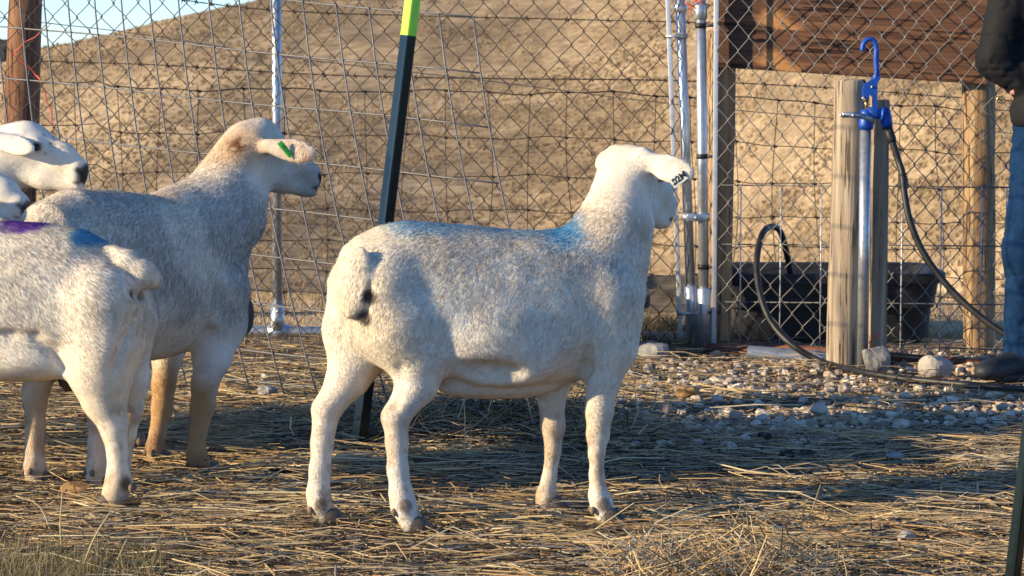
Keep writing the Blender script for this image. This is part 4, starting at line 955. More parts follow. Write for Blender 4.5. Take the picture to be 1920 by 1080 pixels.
tpost((1960, 560), 1., (1886, 1190), 4.87, 4.9, 'dark green steel post leaning in at the lower right edge of the picture', 30, paint=False)
# ================================================================== PERSON at the right edge
YP = 8.60; pers = empty('person', (P(2003, 700, YP)[0], YP, 0), 0.); pc = np.array(pers.location)
tag(pers, 'person in a black puffer jacket and blue jeans, hand in pocket, at the right edge', 'person')
def pp_(x, y, dy=0.): return P(x, y, YP + dy) - pc
def person():
    hd = np.array([.0, -.02, 1.60])
    shR, elR, wrR = np.array([-.19, .0, 1.42]), pp_(1868, 112, -.02), pp_(1912, 158, -.03)
    shL, elL, wrL = np.array([.19, .0, 1.42]), np.array([.29, .03, 1.13]), np.array([.20, -.13, .97])
    hipR, knR, anR = np.array([-.10, .0, .90]), pp_(1922, 470, -.06), pp_(1915, 655, -.0)
    hipL, knL, anL = np.array([.10, .0, .90]), np.array([.13, -.03, .49]), np.array([.15, .03, .09])
    # body
    f = Field((-.42, -.34, -.02), (.42, .3, 1.78), .011)
    f.ell(hd, (.075, .095, .115), None, .03); f.ell(hd + [0, -.035, -.06], (.055, .06, .06), None, .03); f.cone((0, .0, 1.38), (0, -.01, 1.53), .058, .052, .03)
    f.ell(hd + [0, -.10, -.015], (.013, .018, .022), None, .012); f.ell(hd + [0, -.09, -.055], (.026, .012, .008), None, .01)
    for s_ in (-1, 1): f.ell(hd + [s_ * .078, .0, -.01], (.010, .02, .032), None, .008); f.ell(hd + [s_ * .03, -.093, .015], (.014, .008, .007), None, .006, True)
    f.ell((0, 0, 1.2), (.155, .095, .2), None, .05); f.ell((0, 0, .98), (.11, .07, .12), None, .05)
    for (a, b_, c_) in ((shR, elR, wrR), (shL, elL, wrL)):
        f.cone(a, b_, .045, .036, .03); f.cone(b_, c_, .036, .026, .02); d = (c_ - b_) / np.linalg.norm(c_ - b_)
        pm = c_ + d * .05; f.ell(pm, (.04, .026, .036), frame(d), .015)
        for i in range(4): f.cone(pm + d * .03 + np.array([0, 0, .022 - .015 * i]), pm + d * (.085 - .008 * abs(i - 1)) + np.array([.01, -.0, .022 - .016 * i]), .0085, .0075, .003)
        f.cone(pm + [0, -.02, .02], pm + d * .045 + [0, -.035, .035], .010, .008, .004)
    for (a, b_, c_) in ((hipR, knR, anR), (hipL, knL, anL)):
        f.cone(a, b_, .06, .042, .02); f.cone(b_, c_, .042, .032, .02); f.cone(c_ - [0, 0, .02], c_ + [-.01, -.01, -.05], .03, .03, .02)
    V, Q, N = f.mesh(); npmesh('body', V, Q, M['skin'], pers)
    # jacket
    f = Field((-.46, -.3, .78), (.46, .26, 1.56), .008)
    f.ell((0, 0, 1.24), (.205, .135, .25), None, .05); f.ell((0, -.005, 1.03), (.200, .145, .17), None, .06); f.cone((-.18, 0, 1.40), (.18, 0, 1.40), .075, .075, .05); f.cone((0, 0, 1.40), (0, -.01, 1.50), .075, .07, .03)
    for (a, b_, c_) in ((shR, elR, wrR), (shL, elL, wrL)):
        f.cone(a, b_, .078, .066, .035); f.cone(b_, c_, .066, .050, .022)
    f.cone((-.12, -.02, .895), (.12, -.02, .895), .098, .098, .02); f.ell((0, -.02, .80), (.5, .5, .055), None, .006, True); f.ell((0, -.02, 1.56), (.06, .07, .07), None, .004, True)
    V, Q, N = f.mesh()
    q = V * [1, 1, 2.6]; V = V + N * (-np.clip(.06 - np.abs(fbm(q, 9, 3) - .5), 0, 1) * .11 + .001 * np.sin(V[:, 2] * 85 + 9 * fbm(V, 5, 1)) * sstep(.26, .20, np.abs(V[:, 0]) * 0 + .1) * (np.abs(V[:, 0]) > .17))[:, None]
    npmesh('jacket', V, Q, M['jacket'], pers)
    mb = MB(); d = (wrR - elR) / np.linalg.norm(wrR - elR); mb.tube([wrR - d * .005, wrR + d * .018], [.046, .043], 18); mb.build('cuff', M['cuff'], pers)
    mb = MB(); rg = pp_(1876, 187, -.235); mb.tube([rg + np.array([math.cos(t), 0, math.sin(t)]) * .011 for t in np.linspace(0, 6.3, 14)], .0028, 6); mb.build('zip_ring', M['brass'], pers)
    # jeans
    f = Field((-.34, -.28, .02), (.36, .24, 1.02), .009)
    f.ell((0, 0, .94), (.172, .122, .12), None, .05)
    for (a, b_, c_) in ((hipR, knR, anR), (hipL, knL, anL)):
        f.cone(a, b_, .100, .070, .04); f.cone(b_, c_ + [0, 0, .02], .070, .060, .03); f.cone(c_ + [0, 0, .03], c_ + [0, .0, -.015], .060, .062, .01)
    V, Q, N = f.mesh(); q = V * [1, 1, 1.5] + np.array([.3, 0, 0]); V = V + N * ((fbm(q, 6, 6) - .5) * .014 - np.clip(.05 - np.abs(fbm(q * [1, 1, 1.6], 8, 2) - .5), 0, 1) * .16)[:, None]; npmesh('jeans', V, Q, M['denim'], pers)
    for (an, dv) in ((anR, np.array([-.16, -.14, 0])), (anL, np.array([.10, -.2, 0]))):
        c = np.array([an[0], an[1], 0]); d = dv / np.linalg.norm(dv); fr_ = frame(d); f = Field(c - [.3, .3, .06], c + [.3, .3, .16], .006)
        f.cone(c + [0, 0, .095], c + [0, 0, .06], .047, .05, .02); f.cone(c + [0, 0, .05], c + d * .15 + [0, 0, .035], .048, .042, .03); f.ell(c + d * .17 + [0, 0, .038], (.06, .045, .036), fr_, .02); f.ell(c - d * .03 + [0, 0, .04], (.05, .038, .045), fr_, .02)
        V, Q, N = f.mesh(); V[:, 2] = np.maximum(V[:, 2], .008); o = npmesh('shoe', V, Q, M['shoe'], pers)
        mb = MB(); pr = [(c + d * (.10 * math.cos(t) + .07) + np.cross([0, 0, 1.], d) * .047 * math.sin(t) * (1 + .15 * math.cos(t))) for t in np.linspace(0, 2 * math.pi, 25)[:-1]]
        V = [p_ + [0, 0, 0] for p_ in pr] + [p_ + [0, 0, .02] for p_ in pr]; n_ = 24; mb.add(V + [c + d * .07, c + d * .07 + [0, 0, .02]], [(i, (i + 1) % n_, n_ + (i + 1) % n_, n_ + i) for i in range(n_)], [(2 * n_, (i + 1) % n_, i) for i in range(n_)] + [(2 * n_ + 1, n_ + i, n_ + (i + 1) % n_) for i in range(n_)]); mb.build('sole', M['sole'], o)
    V, Q, T = sphere_pts(hd + [0, .012, .025], (.084, .10, .105), None, 24, 16); k_ = V[:, 1] - hd[1] > -.045; V[~k_] += (0, .03, .01); V[:, 2] = np.maximum(V[:, 2], hd[2] - .05); mb = MB(); mb.add(V, Q, T); mb.build('hair', M['hair'], pers)
    for s_ in (-1, 1): mb = MB(); mb.add(*sphere_pts(hd + [s_ * .03, -.086, .015], (.011, .011, .011))); mb.build('eye', M['eye'], pers)
person()
# ================================================================== SHEEP
CREAM = np.array([.86, .76, .60]); WHITE = np.array([.88, .84, .77])
def spot(p, c, r, soft=.5):
    return 1 - sstep(r * (1 - soft), r, np.linalg.norm((p - np.asarray(c)) / 1.0, axis=1))
def base_cols(p, cream=.5):
    n_ = fbm(p, 5, 13); c = mix(np.tile(WHITE, (len(p), 1)), CREAM, np.clip(n_ * 1.6 - .3 + cream - .5, 0, 1))
    low = sstep(.34, .18, p[:, 2]); c = mix(c, [.62, .47, .31], low * .6 * sstep(.42, .62, fbm(p, 13, 61))); c = mix(c, [.40, .29, .19], low * .45 * sstep(.52, .66, fbm(p, 34, 67)))
    return c * (.88 + .24 * fbm(p, 22, 3))[:, None]
def grizzle(p, c, wgt, hair, dark=(.10, .10, .105), prob=.55):
    """salt and pepper fibres: single dark hairs in the coat; an average grey on the skin below"""
    if hair: pick = (rng.random(len(p)) < wgt * prob).astype(float) * rng.uniform(.5, 1, len(p)); return mix(c, dark, pick)
    return mix(c, dark, wgt * .42 * (.4 + 1.2 * fbm(p, 60, 8)))
def legs(sh, f, pts, lat0, lat1, y0, y1, k=.02):
    q = [sh.L(x, y, lat0 + (lat1 - lat0) * np.clip((y - y0) / (y1 - y0), 0, 1)) for x, y, r in pts]
    f.chain(q, [r for _, _, r in pts], k); return q

def seg_d(p, a, b):
    a = np.asarray(a); ab = np.asarray(b) - a; t = np.clip((p - a) @ ab / (ab @ ab), 0, 1); return np.linalg.norm(p - a - t[:, None] * ab, axis=1)
def facecol(p, c, T, nose=.9, r=.030):
    for sd in (1, -1):
        d = np.minimum(seg_d(p, T(.118, sd * .034, -.062), T(.150, sd * .030, -.069)), seg_d(p, T(.150, sd * .030, -.069), T(.184, sd * .012, -.066))); c = mix(c, [.10, .075, .07], .85 * (1 - sstep(.004, .009, d)))
        c = mix(c, [.03, .026, .026], .95 * (1 - sstep(.006, .012, seg_d(p, T(.170, sd * .026, -.034), T(.188, sd * .012, -.050)))))
    d = np.linalg.norm(p - T(.190, 0, -.046), axis=1) + (fbm(p, 60, 3) - .5) * .012; return mix(c, [.035, .03, .03], nose * (1 - sstep(r * .8, r * 1.15, d)))
# ---------- the blue marked sheep in the middle
sh = Sheep((-.087, 5.99), 12)
f = Field((-.56, -.27, -.005), (.62, .36, 1.0), .0052)
st = []
for x, yt, yb, hw in [(634, 490, 610, .07), (646, 455, 645, .10), (670, 434, 668, .125), (710, 416, 690, .145), (760, 406, 700, .155), (820, 408, 705, .165), (880, 413, 728, .172), (950, 420, 733, .175), (1020, 422, 728, .168), (1080, 418, 718, .155), (1120, 420, 705, .140), (1155, 432, 688, .120), (1182, 462, 660, .09), (1196, 520, 625, .05)]:
    a, b_ = sh.L(x, yt, 0), sh.L(x, yb, 0); st.append((a[0], a[2] - .012, b_[2] + .006, hw - .008, 0.))
f.trunk(st, .03, 2.15)
# haunches, shoulders, flank
nh = legs(sh, f, [(722, 545, .105), (752, 610, .100), (785, 668, .072), (782, 722, .046), (742, 782, .033), (744, 830, .0265), (746, 880, .025), (752, 925, .0275), (757, 948, .030), (771, 978, .029)], -.055, sh.g(775, 998)[1], 560, 980, .03)
fh = legs(sh, f, [(690, 545, .095), (672, 620, .080), (668, 672, .062), (652, 710, .048), (612, 768, .034), (604, 830, .027), (600, 880, .0255), (597, 925, .028), (600, 945, .0285), (610, 965, .028)], .06, sh.g(604, 983)[1] - .0, 560, 965, .03)
nf = legs(sh, f, [(1138, 560, .085), (1138, 650, .068), (1128, 706, .046), (1124, 770, .033), (1121, 815, .0275), (1119, 850, .0205), (1119, 890, .0185), (1122, 928, .0235), (1128, 945, .026), (1137, 968, .027)], -.065, sh.g(1136, 984)[1], 600, 970, .03)
ff_ = legs(sh, f, [(1080, 600, .07), (1052, 690, .040), (1034, 745, .033), (1037, 800, .0295), (1037, 845, .0205), (1030, 895, .0185), (1024, 928, .0245), (1026, 945, .0265), (1034, 965, .028)], .075, .045, 620, 970, .025)
f.ell(sh.L(930, 640, -.10), (.13, .075, .10), None, .04)                 # barrel bulge
f.ell(sh.L(985, 668, -.10), (.070, .055, .055), None, .04)
f.ell(sh.L(930, 722, .0), (.15, .07, .030), None, .03)
f.ell(f.hit(sh, 905, 706) + [0, -.012, 0], (.095, .036, .036), None, .03, True)                     # flank hollow
g0, g1, g2 = f.hit(sh, 1104, 655), f.hit(sh, 1098, 690), f.hit(sh, 1092, 725); f.cone(g0, g1, .006, .012, .02, True); f.cone(g1, g2, .012, .012, .02, True)
f.cone(f.hit(sh, 752, 690), f.hit(sh, 740, 760), .004, .007, .02, True)
# tail
hq = f.hit(sh, 665, 530); ta, tb = sh.L(680, 462, hq[1]), sh.L(655, 584, hq[1]); tx_ = (ta - tb) / np.linalg.norm(ta - tb); rr_ = sh.loc(sh.O + np.array([-.45, -.9, 0])); rr_ -= tx_ * (rr_ @ tx_); rr_ /= np.linalg.norm(rr_)
TM = np.stack([tx_, np.cross(rr_, tx_), rr_], 1); tl = hq + rr_ * .004
sl0 = f.hit(sh, 697, 525), f.hit(sh, 693, 556), f.hit(sh, 684, 596)
f.ell(tl - rr_ * .009, (.084, .038, .020), TM, .014)
f.cone(sl0[0], sl0[1], .003, .008, .005, True); f.cone(sl0[1], sl0[2], .008, .008, .005, True)
# neck and head
sk, mz = sh.W(1178, 326, 6.13), sh.W(1252, 392, 6.25); Hm, hs = headframe(mz - sk)
f.chain([sh.L(1110, 500, 0), sh.L(1136, 465, .0), sh.L(1157, 410, .0), sh.W(1168, 360, 6.10), sh.W(1174, 330, 6.11)], [.107, .094, .081, .070, .058], .03)
f.cone(sh.L(1160, 540, 0), sh.L(1192, 430, 0), .060, .034, .03)
T_ = add_head(f, sk, Hm, hs)
f.cone(sh.W(1158, 312, 6.15), sh.W(1204, 306, 6.08), .034, .036, .03)
eR = add_ear(f, sh.W(1214, 300, 6.06), sh.W(1299, 332, 5.99), sh.loc(sh.O + np.array([-.1, -1, .35])), .034, .012, False)
add_ear(f, sh.W(1150, 292, 6.16), sh.W(1119, 316, 6.19), sh.loc(sh.O + np.array([-.3, -1, .0])), .022, .012, False)
blueA, blueB = sh.L(770, 405, 0), sh.L(1085, 425, 0)
slit = sl0[1]; slit2 = sl0[2]
def col1(p, hair):
    c = base_cols(p, .35)
    x, y, z = p.T; xs_ = np.array(sorted([(s_[0], s_[1]) for s_ in st])); top = np.interp(x, xs_[:, 0], xs_[:, 1])
    dpt = top - z; body = sstep(blueA[0] - .10, blueA[0] + .05, x) * (1 - sstep(blueB[0] + .03, blueB[0] + .12, x)); strb = sstep(blueA[0] - .08, blueA[0] - .02, x) * (1 - sstep(blueB[0] - .02, blueB[0] + .02, x))
    nz = fbm(p * [1, 1, .6], 9, 21); g = body * (dpt > -.05) * (1 - sstep(.05, .17, dpt + (nz - .5) * .18)) * sstep(.36, .54, fbm(p * [1, 1, .6], 11, 33) + .08); c = grizzle(p, c, np.clip(g, 0, 1) * (z > .45), hair, (.34, .315, .29), .48)
    strk = .85 * strb * (1 - sstep(.006, .040, dpt + (nz - .5) * .04)) * np.clip(.75 + .5 * sstep(blueB[0] - .12, blueB[0] - .02, x) * 1.0, 0, 1) * (1 - .0 * x)
    drip = np.exp(-((x - blueB[0] + .055) / .045) ** 2) * (1 - sstep(.015, .065, dpt + (nz - .5) * .06)) * .8
    strk = strk * (dpt > -.045); drip = drip * (dpt > -.045)
    if hair: c = mix(c, [.02, .31, .60], ((np.maximum(strk * 1.0, drip * 1.1)) > rng.random(len(p))) * .95 * (z > .5))
    else: c = mix(c, [.04, .34, .60], np.clip(np.maximum(strk, drip), 0, 1) * .9 * (z > .5))
    c = mix(c, [.60, .47, .32], .35 * sstep(.45, .3, z) * fbm(p, 16, 6)); c = mix(c, [.10, .07, .05], np.maximum(spot(p, slit, .024), spot(p, slit2, .024)) * .9)
    c = mix(c, [.66, .50, .36], .5 * spot(p, sh.L(1150, 400, -.05), .12) * fbm(p, 20, 8))                 # tan tint on the neck
    c = mix(c, [.42, .31, .22], .65 * spot(p, sh.L(720, 680, .04), .09)); c = mix(c, [.10, .08, .075], .8 * spot(p, T_(.185, 0, -.04), .022 * 1.1) * 1.)
    c = facecol(p, c, T_, .6, .024)
    for q in (nh[4], fh[4]): c = mix(c, [.60, .44, .32], .5 * spot(p, q, .045))
    c = mix(c, [.34, .28, .22], .75 * sstep(.035, .008, z) * fbm(p, 50, 3))
    for q in (nf[-2], ff_[-2], nh[-2], fh[-2]): c = mix(c, [.28, .19, .13], .8 * spot(p, q + [0.0, -.024, .004], .021))
    return np.clip(c, .01, .9)
hv = [(q[-1], (1, -.1), q[-2] + np.array([-.012, -.004, -.012])) for q in (nh, fh, nf, ff_)]
root, body = make_sheep(sh, 'white hair sheep with a blue streak along its back, standing broadside in the middle', f, col1, (sk + Hm[:, 0] * .06, .13), [(T_(.062, sd * .050, .008), Hm, .0125) for sd in (1, -1)], hv, 'sheep in the pen', 300000, .0100)
# ear tag with writing
Mx, eb, eL = eR; tc_ = f.hit(sh, 1272, 336, -.006); nrm = np.array([-.25, -1, .12]); nrm /= np.linalg.norm(nrm); nrm = sh.loc(sh.O + nrm) ; axx = sh.loc(P(1289, 322, 5.95)) - sh.loc(P(1258, 346, 5.95)); axx /= np.linalg.norm(axx); nrm = nrm - axx * (nrm @ axx); nrm /= np.linalg.norm(nrm); upv = np.cross(nrm, axx)
et = MB(); et.box((0, 0, 0), (.020, .013, .0016), None, .001); et.tube([(-.017, 0, .001), (-.017, 0, .005)], .004, 8); et = et.build('ear_tag', M['tagwhite'], root, False)
et.matrix_local = Matrix([[axx[i], upv[i], nrm[i], tc_[i]] for i in range(3)] + [[0, 0, 0, 1]])
cu = bpy.data.curves.new('writing', 'FONT'); cu.body = '02M'; cu.size = .021; cu.extrude = .0004; cu.align_x = 'CENTER'; cu.align_y = 'CENTER'; cu.offset = .0006
to = bpy.data.objects.new('tmp', cu); C.objects.link(to); dg = bpy.context.evaluated_depsgraph_get(); me = bpy.data.meshes.new_from_object(to.evaluated_get(dg)); bpy.data.objects.remove(to)
me.name = 'writing'; me.materials.clear(); me.materials.append(M['ink']); wr = bpy.data.objects.new('writing', me); C.objects.link(wr); wr.parent = et; wr.location = (0.003, 0, .0022)

# ---------- the grey ram behind, looking right
sh = Sheep((-1.0, 6.64), 55)
f = Field((-.56, -.32, -.005), (.66, .38, 1.06), .0062)
st = [(-.38, .60, .46, .06, 0), (-.36, .67, .40, .10, 0), (-.30, .735, .35, .135, 0), (-.2, .765, .31, .155, 0), (-.05, .755, .295, .178, 0), (.1, .735, .295, .180, 0), (.2, .755, .305, .162, 0), (.30, .76, .34, .14, 0), (.365, .72, .40, .10, 0), (.395, .62, .47, .06, 0)]
f.trunk([(a, b_ - .008, c_, d - .005, e_) for a, b_, c_, d, e_ in st], .04, 2.2)
q2 = []
q2.append(legs(sh, f, [(415, 545, .080), (412, 610, .068), (398, 670, .050), (384, 720, .036), (380, 765, .032), (371, 815, .0245), (368, 845, .0245), (371, 862, .029), (381, 876, .030)], -.11, sh.g(381, 888)[1], 600, 876, .03))
q2.append(legs(sh, f, [(330, 600, .075), (312, 670, .042), (307, 720, .033), (304, 765, .030), (296, 810, .0235), (291, 838, .026), (293, 858, .029)], .10, sh.g(293, 870)[1], 600, 860, .025))
q2.append(legs(sh, f, [(110, 520, .11), (95, 600, .085), (78, 680, .050), (66, 740, .034), (66, 800, .026), (64, 850, .026), (64, 872, .029), (66, 895, .029)], .09, sh.g(66, 908)[1], 560, 895, .03))
q2.append(legs(sh, f, [(200, 540, .10), (205, 640, .075), (196, 720, .046), (190, 780, .034), (183, 830, .0255), (181, 875, .028), (181, 905, .029)], -.09, sh.g(181, 918)[1], 560, 905, .03))
f.ell(sh.L(130, 700, .02), (.030, .032, .048), None, .012); f.ell(sh.W(457, 590, 6.86), (.027, .027, .058), None, .014)
f.cone(sh.L(385, 565, -.15), sh.L(398, 600, -.15), .020, .016, .02)
sk, mz = sh.W(486, 282, 7.00), sh.W(590, 334, 7.08); Hm, hs = headframe(mz - sk)
f.chain([np.array([.22, 0, .60]), sh.W(415, 400, 6.90), sh.W(436, 345, 6.95), sh.W(457, 298, 6.97), sh.W(478, 275, 6.97)], [.125, .115, .095, .077, .062], .04)
f.cone(sh.W(455, 258, 6.97), sh.W(492, 248, 6.99), .040, .040, .03)
T2 = add_head(f, sk, Hm, hs)
e2_ = add_ear(f, sh.W(508, 275, 6.90), sh.W(592, 290, 6.84), sh.loc(sh.O + np.array([-.1, -1, .2])), .034, .012, False)
add_ear(f, T2(-.02, .05, .02), T2(-.03, .155, .0), Hm[:, 0] + Hm[:, 2], .027)
bp_ = f.hit(sh, 446, 272)
def col2(p, hair):
    x, y, z = p.T; c = base_cols(p, .4) * .97
    nz = fbm(p, 6, 71); g = sstep(.40, .60, nz + .04) * sstep(.33, .42, z); g *= 1 - .8 * sstep(.76, .80, z)
    c = grizzle(p, c, np.clip(g * 1.0, 0, 1), hair, (.36, .34, .32), .52)
    dh = np.linalg.norm(p - (sk - Hm[:, 0] * .06), axis=1); neck = (1 - sstep(.06, .22, dh)) * sstep(-.05, .02, sk[0] + .02 - x + .0); c = mix(c, [.66, .52, .36], .5 * neck * sstep(.6, .7, z) * (1 - sstep(.0, .08, (p - sk) @ Hm[:, 0])))
    c = mix(c, [.22, .22, .23], .6 * spot(p, T2(.02, .01, .07), .045, .8)); c = mix(c, [.55, .34, .16], .7 * spot(p, bp_, .11, .8)); c = mix(c, [.17, .06, .02], .9 * spot(p, bp_ + [0, 0, .004], .042, .8) * sstep(.3, .5, fbm(p, 60, 5)))
    c = mix(c, [.30, .30, .31], .35 * sstep(.10, .16, (p - sk) @ Hm[:, 0]) * (dh < .35)); c = facecol(p, c, T2)
    c = mix(c, [.36, .12, .09], .5 * spot(p, sh.L(418, 630, -.19), .05, .9)); c = mix(c, [.36, .16, .16], .45 * spot(p, np.array([.10, .0, .76]), .10, .9))
    c = mix(c, [.10, .09, .09], .9 * spot(p, sh.W(457, 595, 6.86), .07, .35)); c = mix(c, [.07, .045, .035], .95 * spot(p, sh.L(130, 712, .02), .05, .3))
    fr_ = sstep(-.1, 0, x); tan = sstep(.30, .20, z); c = mix(c, [.50, .31, .16], np.clip(tan * (.40 + .6 * fr_) * (.6 + .8 * fbm(p, 14, 3)), 0, 1))
    for q in q2[:2]: c = mix(c, [.15, .075, .04], .75 * spot(p, q[-2] + [0, 0, .004], .040, .8))
    for q in q2[2:]: c = mix(c, [.13, .09, .06], .75 * spot(p, q[-2] + [0, 0, -.006], .034, .7))
    c = mix(c, [.40, .33, .24], .6 * sstep(.035, .008, z) * fbm(p, 50, 3))
    ear = np.abs(p - (e2_[1] + e2_[0][:, 0] * .06)).max(1) < .06
    c = np.where((ear & (np.abs((p - e2_[1]) @ e2_[0][:, 2]) < .02))[:, None], np.array([.72, .60, .48]), c); c = mix(c, [.5, .24, .14], .5 * spot(p, sh.W(578, 296, 6.84), .022, .9))
    return np.clip(c, .01, .9)
hv = [(q[-1], (1, -.2), q[-2] + np.array([-.012, 0, -.012])) for q in q2]
root, body = make_sheep(sh, 'grey grizzled ram with tan lower legs and a green ear tag, turned away', f, col2, (sk + Hm[:, 0] * .05, .14), [(T2(.062, sd * .050, .008), Hm, .013) for sd in (1, -1)], hv, 'sheep in the pen', 200000, .0135)
Mx = e2_[0]; nrm = sh.loc(sh.O + np.array([-.1, -.85, .5])); nrm /= np.linalg.norm(nrm); axx = sh.loc(P(544, 292, 6.9)) - sh.loc(P(524, 268, 6.9)); axx /= np.linalg.norm(axx); nrm = nrm - axx * (nrm @ axx); nrm /= np.linalg.norm(nrm); upv = np.cross(nrm, axx); tc_ = f.hit(sh, 535, 280, -.013)
et = MB(); et.box((0, 0, 0), (.025, .0075, .003), None, .002); et.tube([(-.013, 0, 0), (-.013, 0, .006)], .005, 8); 
for k_ in range(5): et.box((-.004 + .0045 * k_, 0, .0032), (.0012, .004, .0008))
et = et.build('ear_tag', M['taggreen'], root, False); et.matrix_local = Matrix([[axx[i], upv[i], nrm[i], tc_[i]] for i in range(3)] + [[0, 0, 0, 1]])

# ---------- the nearest left sheep, rump and tail to the right
sh = Sheep((-1.42, 6.28), 172)
f = Field((-.62, -.34, -.005), (.86, .30, .98), .0062)
st = []
for x, yt, yb, hw in [(284, 575, 630, .06), (272, 535, 662, .095), (250, 497, 688, .125), (215, 455, 700, .145), (150, 423, 702, .160), (80, 412, 700, .170), (0, 407, 700, .178), (-80, 407, 700, .178), (-170, 408, 690, .165), (-240, 414, 670, .145), (-290, 434, 640, .105), (-315, 480, 600, .06)]:
    a, b_ = sh.L(x, yt, 0), sh.L(x, yb, 0); st.append((a[0], a[2] - .01, b_[2] + .004, hw - .008, 0.))
f.trunk(st, .03, 2.2); q3 = []
q3.append(legs(sh, f, [(196, 570, .104), (197, 640, .092), (190, 700, .076), (196, 750, .052), (214, 800, .0355), (221, 850, .0275), (222, 885, .0275), (223, 905, .033), (216, 925, .031), (213, 940, .030)], .075, sh.g(213, 955)[1], 600, 940, .03))
q3.append(legs(sh, f, [(215, 570, .085), (232, 640, .066), (243, 710, .050), (243, 770, .033), (236, 820, .025), (226, 870, .026), (220, 895, .028)], -.08, -.09, 600, 900, .03))
q3.append(legs(sh, f, [(-225, 560, .08), (-228, 650, .062), (-230, 740, .034), (-232, 800, .026), (-236, 860, .021), (-240, 900, .026), (-248, 932, .028)], .08, .09, 600, 930, .03))
q3.append(legs(sh, f, [(-205, 560, .08), (-200, 650, .055), (-196, 740, .032), (-196, 800, .025), (-200, 850, .021), (-206, 880, .026), (-214, 905, .028)], -.08, -.09, 600, 930, .03))
f.ell(sh.L(20, 668, .06), (.2, .10, .06), None, .04)
tl = [sh.W(212, 478, 6.18), sh.W(242, 494, 6.15), sh.W(268, 511, 6.14), sh.W(283, 523, 6.14)]; f.chain(tl, [.026, .033, .034, .027], .010)
gp = [f.hit(sh, 250, 550), f.hit(sh, 270, 556), f.hit(sh, 262, 592)]; f.cone(gp[0], gp[1], .010, .014, .008, True); f.cone(gp[1], gp[2], .012, .006, .01, True)
fl_ = [f.hit(sh, x, y) for x, y in ((-40, 632), (20, 628), (65, 632), (100, 662), (116, 690))]
for i_ in range(4): f.cone(fl_[i_], fl_[i_ + 1], .007, .007, .02, True)
g_ = [f.hit(sh, x, y) for x, y in ((214, 690), (232, 640), (252, 600))]; f.cone(g_[0], g_[1], .010, .008, .02, True); f.cone(g_[1], g_[2], .008, .003, .02, True)
sk, mz = sh.W(-430, 300, 6.35), sh.W(-560, 370, 6.30); Hm, hs = headframe(mz - sk)
f.chain([sh.L(-260, 500, 0), sh.L(-330, 440, 0), sh.L(-385, 360, 0), sh.W(-420, 310, 6.34)], [.12, .10, .082, .065], .03); T3 = add_head(f, sk, Hm, hs)
add_ear(f, T3(-.02, .05, .02), T3(-.03, .155, -.01), Hm[:, 0] + Hm[:, 2], .027); add_ear(f, T3(-.02, -.05, .02), T3(-.03, -.155, -.01), Hm[:, 0] + Hm[:, 2], .027)
pu, bl = f.hit(sh, 36, 421), f.hit(sh, 168, 440)
def col3(p, hair):
    x, y, z = p.T; c = base_cols(p, .75); nz = fbm(p, 30, 8) * .7 + fbm(p, 70, 2) * .3
    for q, cc, rx, rz in ((pu, [.20, .055, .42], .062, .026), (bl, [.02, .42, .66], .052, .040)):
        d = np.sqrt(((x - q[0]) / rx) ** 2 + ((y - q[1] + .02) / .15) ** 2 + ((z - q[2]) / rz) ** 2) + (nz - .5) * .7; wgt = 1 - sstep(.6, 1.1, d); c = mix(c, cc, wgt * .93)
    xs_ = np.array(sorted([(s_[0], s_[1]) for s_ in st])); top = np.interp(x, xs_[:, 0], xs_[:, 1]); c = mix(c, [.50, .45, .38], .3 * (1 - sstep(.0, .12, top - z + (nz - .5) * .1)) * sstep(.45, .6, fbm(p, 9, 4) + .1))
    c = mix(c, [.07, .045, .03], .9 * np.maximum(spot(p, gp[0], .016, .6), spot(p, gp[1], .022, .6))); c = mix(c, [.11, .065, .04], .85 * spot(p, q3[0][-3] + [-.022, .020, .002], .026, .7)); c = mix(c, [.45, .30, .2], .5 * spot(p, q3[1][3], .05))
    c = mix(c, [.48, .40, .30], .5 * sstep(.03, .006, z)); return np.clip(c, .01, .9)
hv = [(q[-1], (1, 0), q[-3] + np.array([-.026, .012 if i_ == 0 else 0, -.008])) for i_, q in enumerate(q3)]
make_sheep(sh, 'cream white sheep with purple and turquoise marks, its tail and rump nearest at the left', f, col3, (sk + Hm[:, 0] * .05, .14), [(T3(.062, sd * .050, .008), Hm, .0125) for sd in (1, -1)], hv, 'sheep in the pen', 210000, .0110)

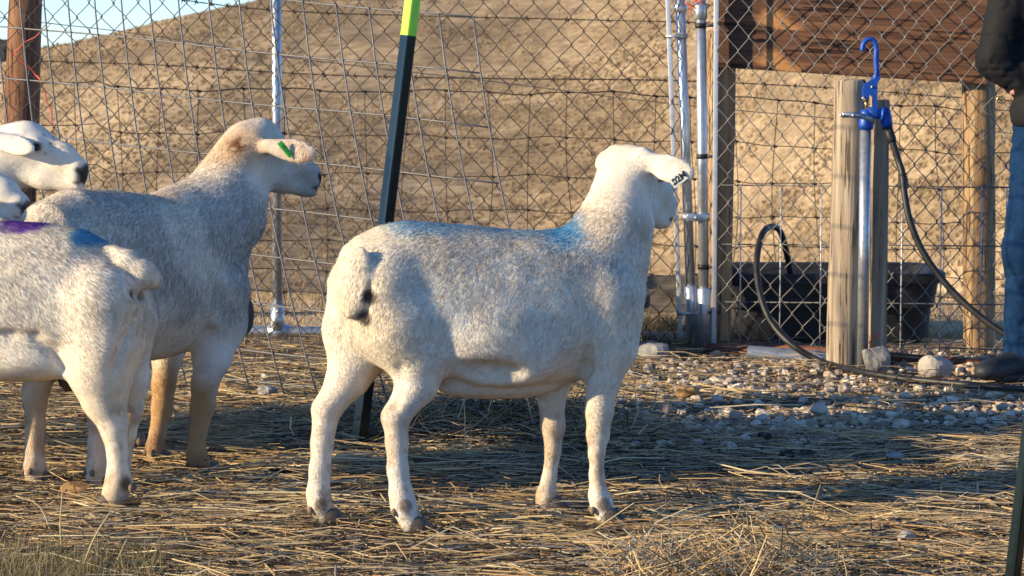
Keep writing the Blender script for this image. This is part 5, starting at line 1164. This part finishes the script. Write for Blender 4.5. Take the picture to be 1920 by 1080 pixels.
# ---------- two sheep at the left edge of which mostly the heads show
def plain_sheep(O, yaw, skw, mzw, s_, ears, label, colx, Hs=1., nf=110000, neckmid=None):
    sh = Sheep(O, yaw); f = Field((-.56, -.30, -.005), (.95, .30, 1.06), .0066)
    st = [(-.43, .62, .46, .06, 0), (-.40, .66, .40, .10, 0), (-.32, .69, .34, .14, 0), (-.1, .68, .29, .17, 0), (.1, .67, .29, .17, 0), (.25, .68, .32, .14, 0), (.33, .64, .38, .10, 0), (.36, .58, .44, .06, 0)]
    f.trunk([(a, b_ * Hs, c_ * Hs, d, e_) for a, b_, c_, d, e_ in st], .04, 2.2); qs = []
    for sd in (1, -1):
        q = [np.array([.24, sd * .08, .48]), np.array([.22, sd * .085, .36]), np.array([.21, sd * .085, .26]), np.array([.21, sd * .085, .14]), np.array([.20, sd * .085, .075]), np.array([.215, sd * .085, .032])]; f.chain(q, [.08, .05, .034, .021, .026, .028], .03); qs.append(q)
        q = [np.array([-.30, sd * .07, .50]), np.array([-.25, sd * .085, .38]), np.array([-.34, sd * .085, .25]), np.array([-.335, sd * .085, .14]), np.array([-.325, sd * .085, .075]), np.array([-.30, sd * .085, .032])]; f.chain(q, [.11, .07, .034, .024, .028, .029], .03); qs.append(q)
    f.chain([np.array([-.41, 0, .62]), np.array([-.455, 0, .52]), np.array([-.45, 0, .44])], [.03, .036, .022], .015)
    sk, mz = sh.W(*skw), sh.W(*mzw); Hm, hs = headframe(mz - sk); s_ = hs * s_; nk = sk - Hm[:, 0] * .05 - [0, 0, .03]; a0 = np.array([.24, 0, .54])
    f.chain([a0, a0 * .5 + nk * .5 + [.0, 0, -.02], nk, sk], [.125, .10, .078, .06], .04); T = add_head(f, sk, Hm, s_)
    for a, b_, n_ in ears: add_ear(f, sh.W(*a) if len(a) == 3 else T(*a[:3]), sh.W(*b_) if len(b_) == 3 else T(*b_[:3]), Hm @ np.array(n_), .031, .012, False)
    def cf(p, hair): return colx(p, hair, sh, T, sk, Hm)
    make_sheep(sh, label, f, cf, (sk + Hm[:, 0] * .05, .14), [(T(.064, sd * .051, .008), Hm, .013) for sd in (1, -1)], [(q[-1], (1, 0), q[-2] + np.array([-.012, 0, -.012])) for q in qs], 'sheep in the pen', nf, .013)
def col4(p, hair, sh, T, sk, Hm):
    c = base_cols(p, .5); a = (p - sk) @ Hm[:, 0]; zz = (p - sk) @ Hm[:, 2]
    c = facecol(p, c, T, .95, .036)
    c = mix(c, [.10, .09, .09], .8 * sstep(.56, .66, fbm(p, 75, 9)) * sstep(.04, .10, a) * sstep(.0, .03, zz + .03 * 0))
    for sd in (1, -1): c = mix(c, [.05, .045, .045], .85 * spot(p, T(.066, sd * .05, .010), .020, .5)); c = mix(c, [.06, .05, .05], .7 * spot(p, T(.084, sd * .044, -.004), .012, .5))
    c = mix(c, [.42, .30, .20], .5 * spot(p, T(-.01, 0, .055), .04, .9) * sstep(.45, .6, fbm(p, 70, 2))); return np.clip(c, .01, .9)
def col5(p, hair, sh, T, sk, Hm):
    c = base_cols(p, .1) * .9; c = facecol(p, c, T, .9, .030); c = mix(c, [.05, .045, .05], .8 * spot(p, T(.135, -.02, -.085), .022, .6)); return np.clip(c, .01, .9)
plain_sheep((-1.94, 7.10), 3, (44, 275, 7.12), (146, 320, 7.06), 1.08, [((-6, 262, 7.06), (64, 282, 7.00), (.3, -1, .5)), ((-.02, .05, .02, 0), (-.03, .155, -.01, 0), (1, 0, 1))], 'white sheep with black speckled nose looking right, head above the grey ram at the left', col4)
plain_sheep((-2.06, 6.73), 0, (-62, 338, 6.75), (34, 384, 6.69), 1.1, [((-.02, -.05, .02, 0), (-.04, -.15, .0, 0), (1, 0, 1)), ((-.02, .05, .02, 0), (-.03, .155, -.01, 0), (1, 0, 1))], 'bluish white sheep of which only the muzzle pokes in at the far left edge', col5)
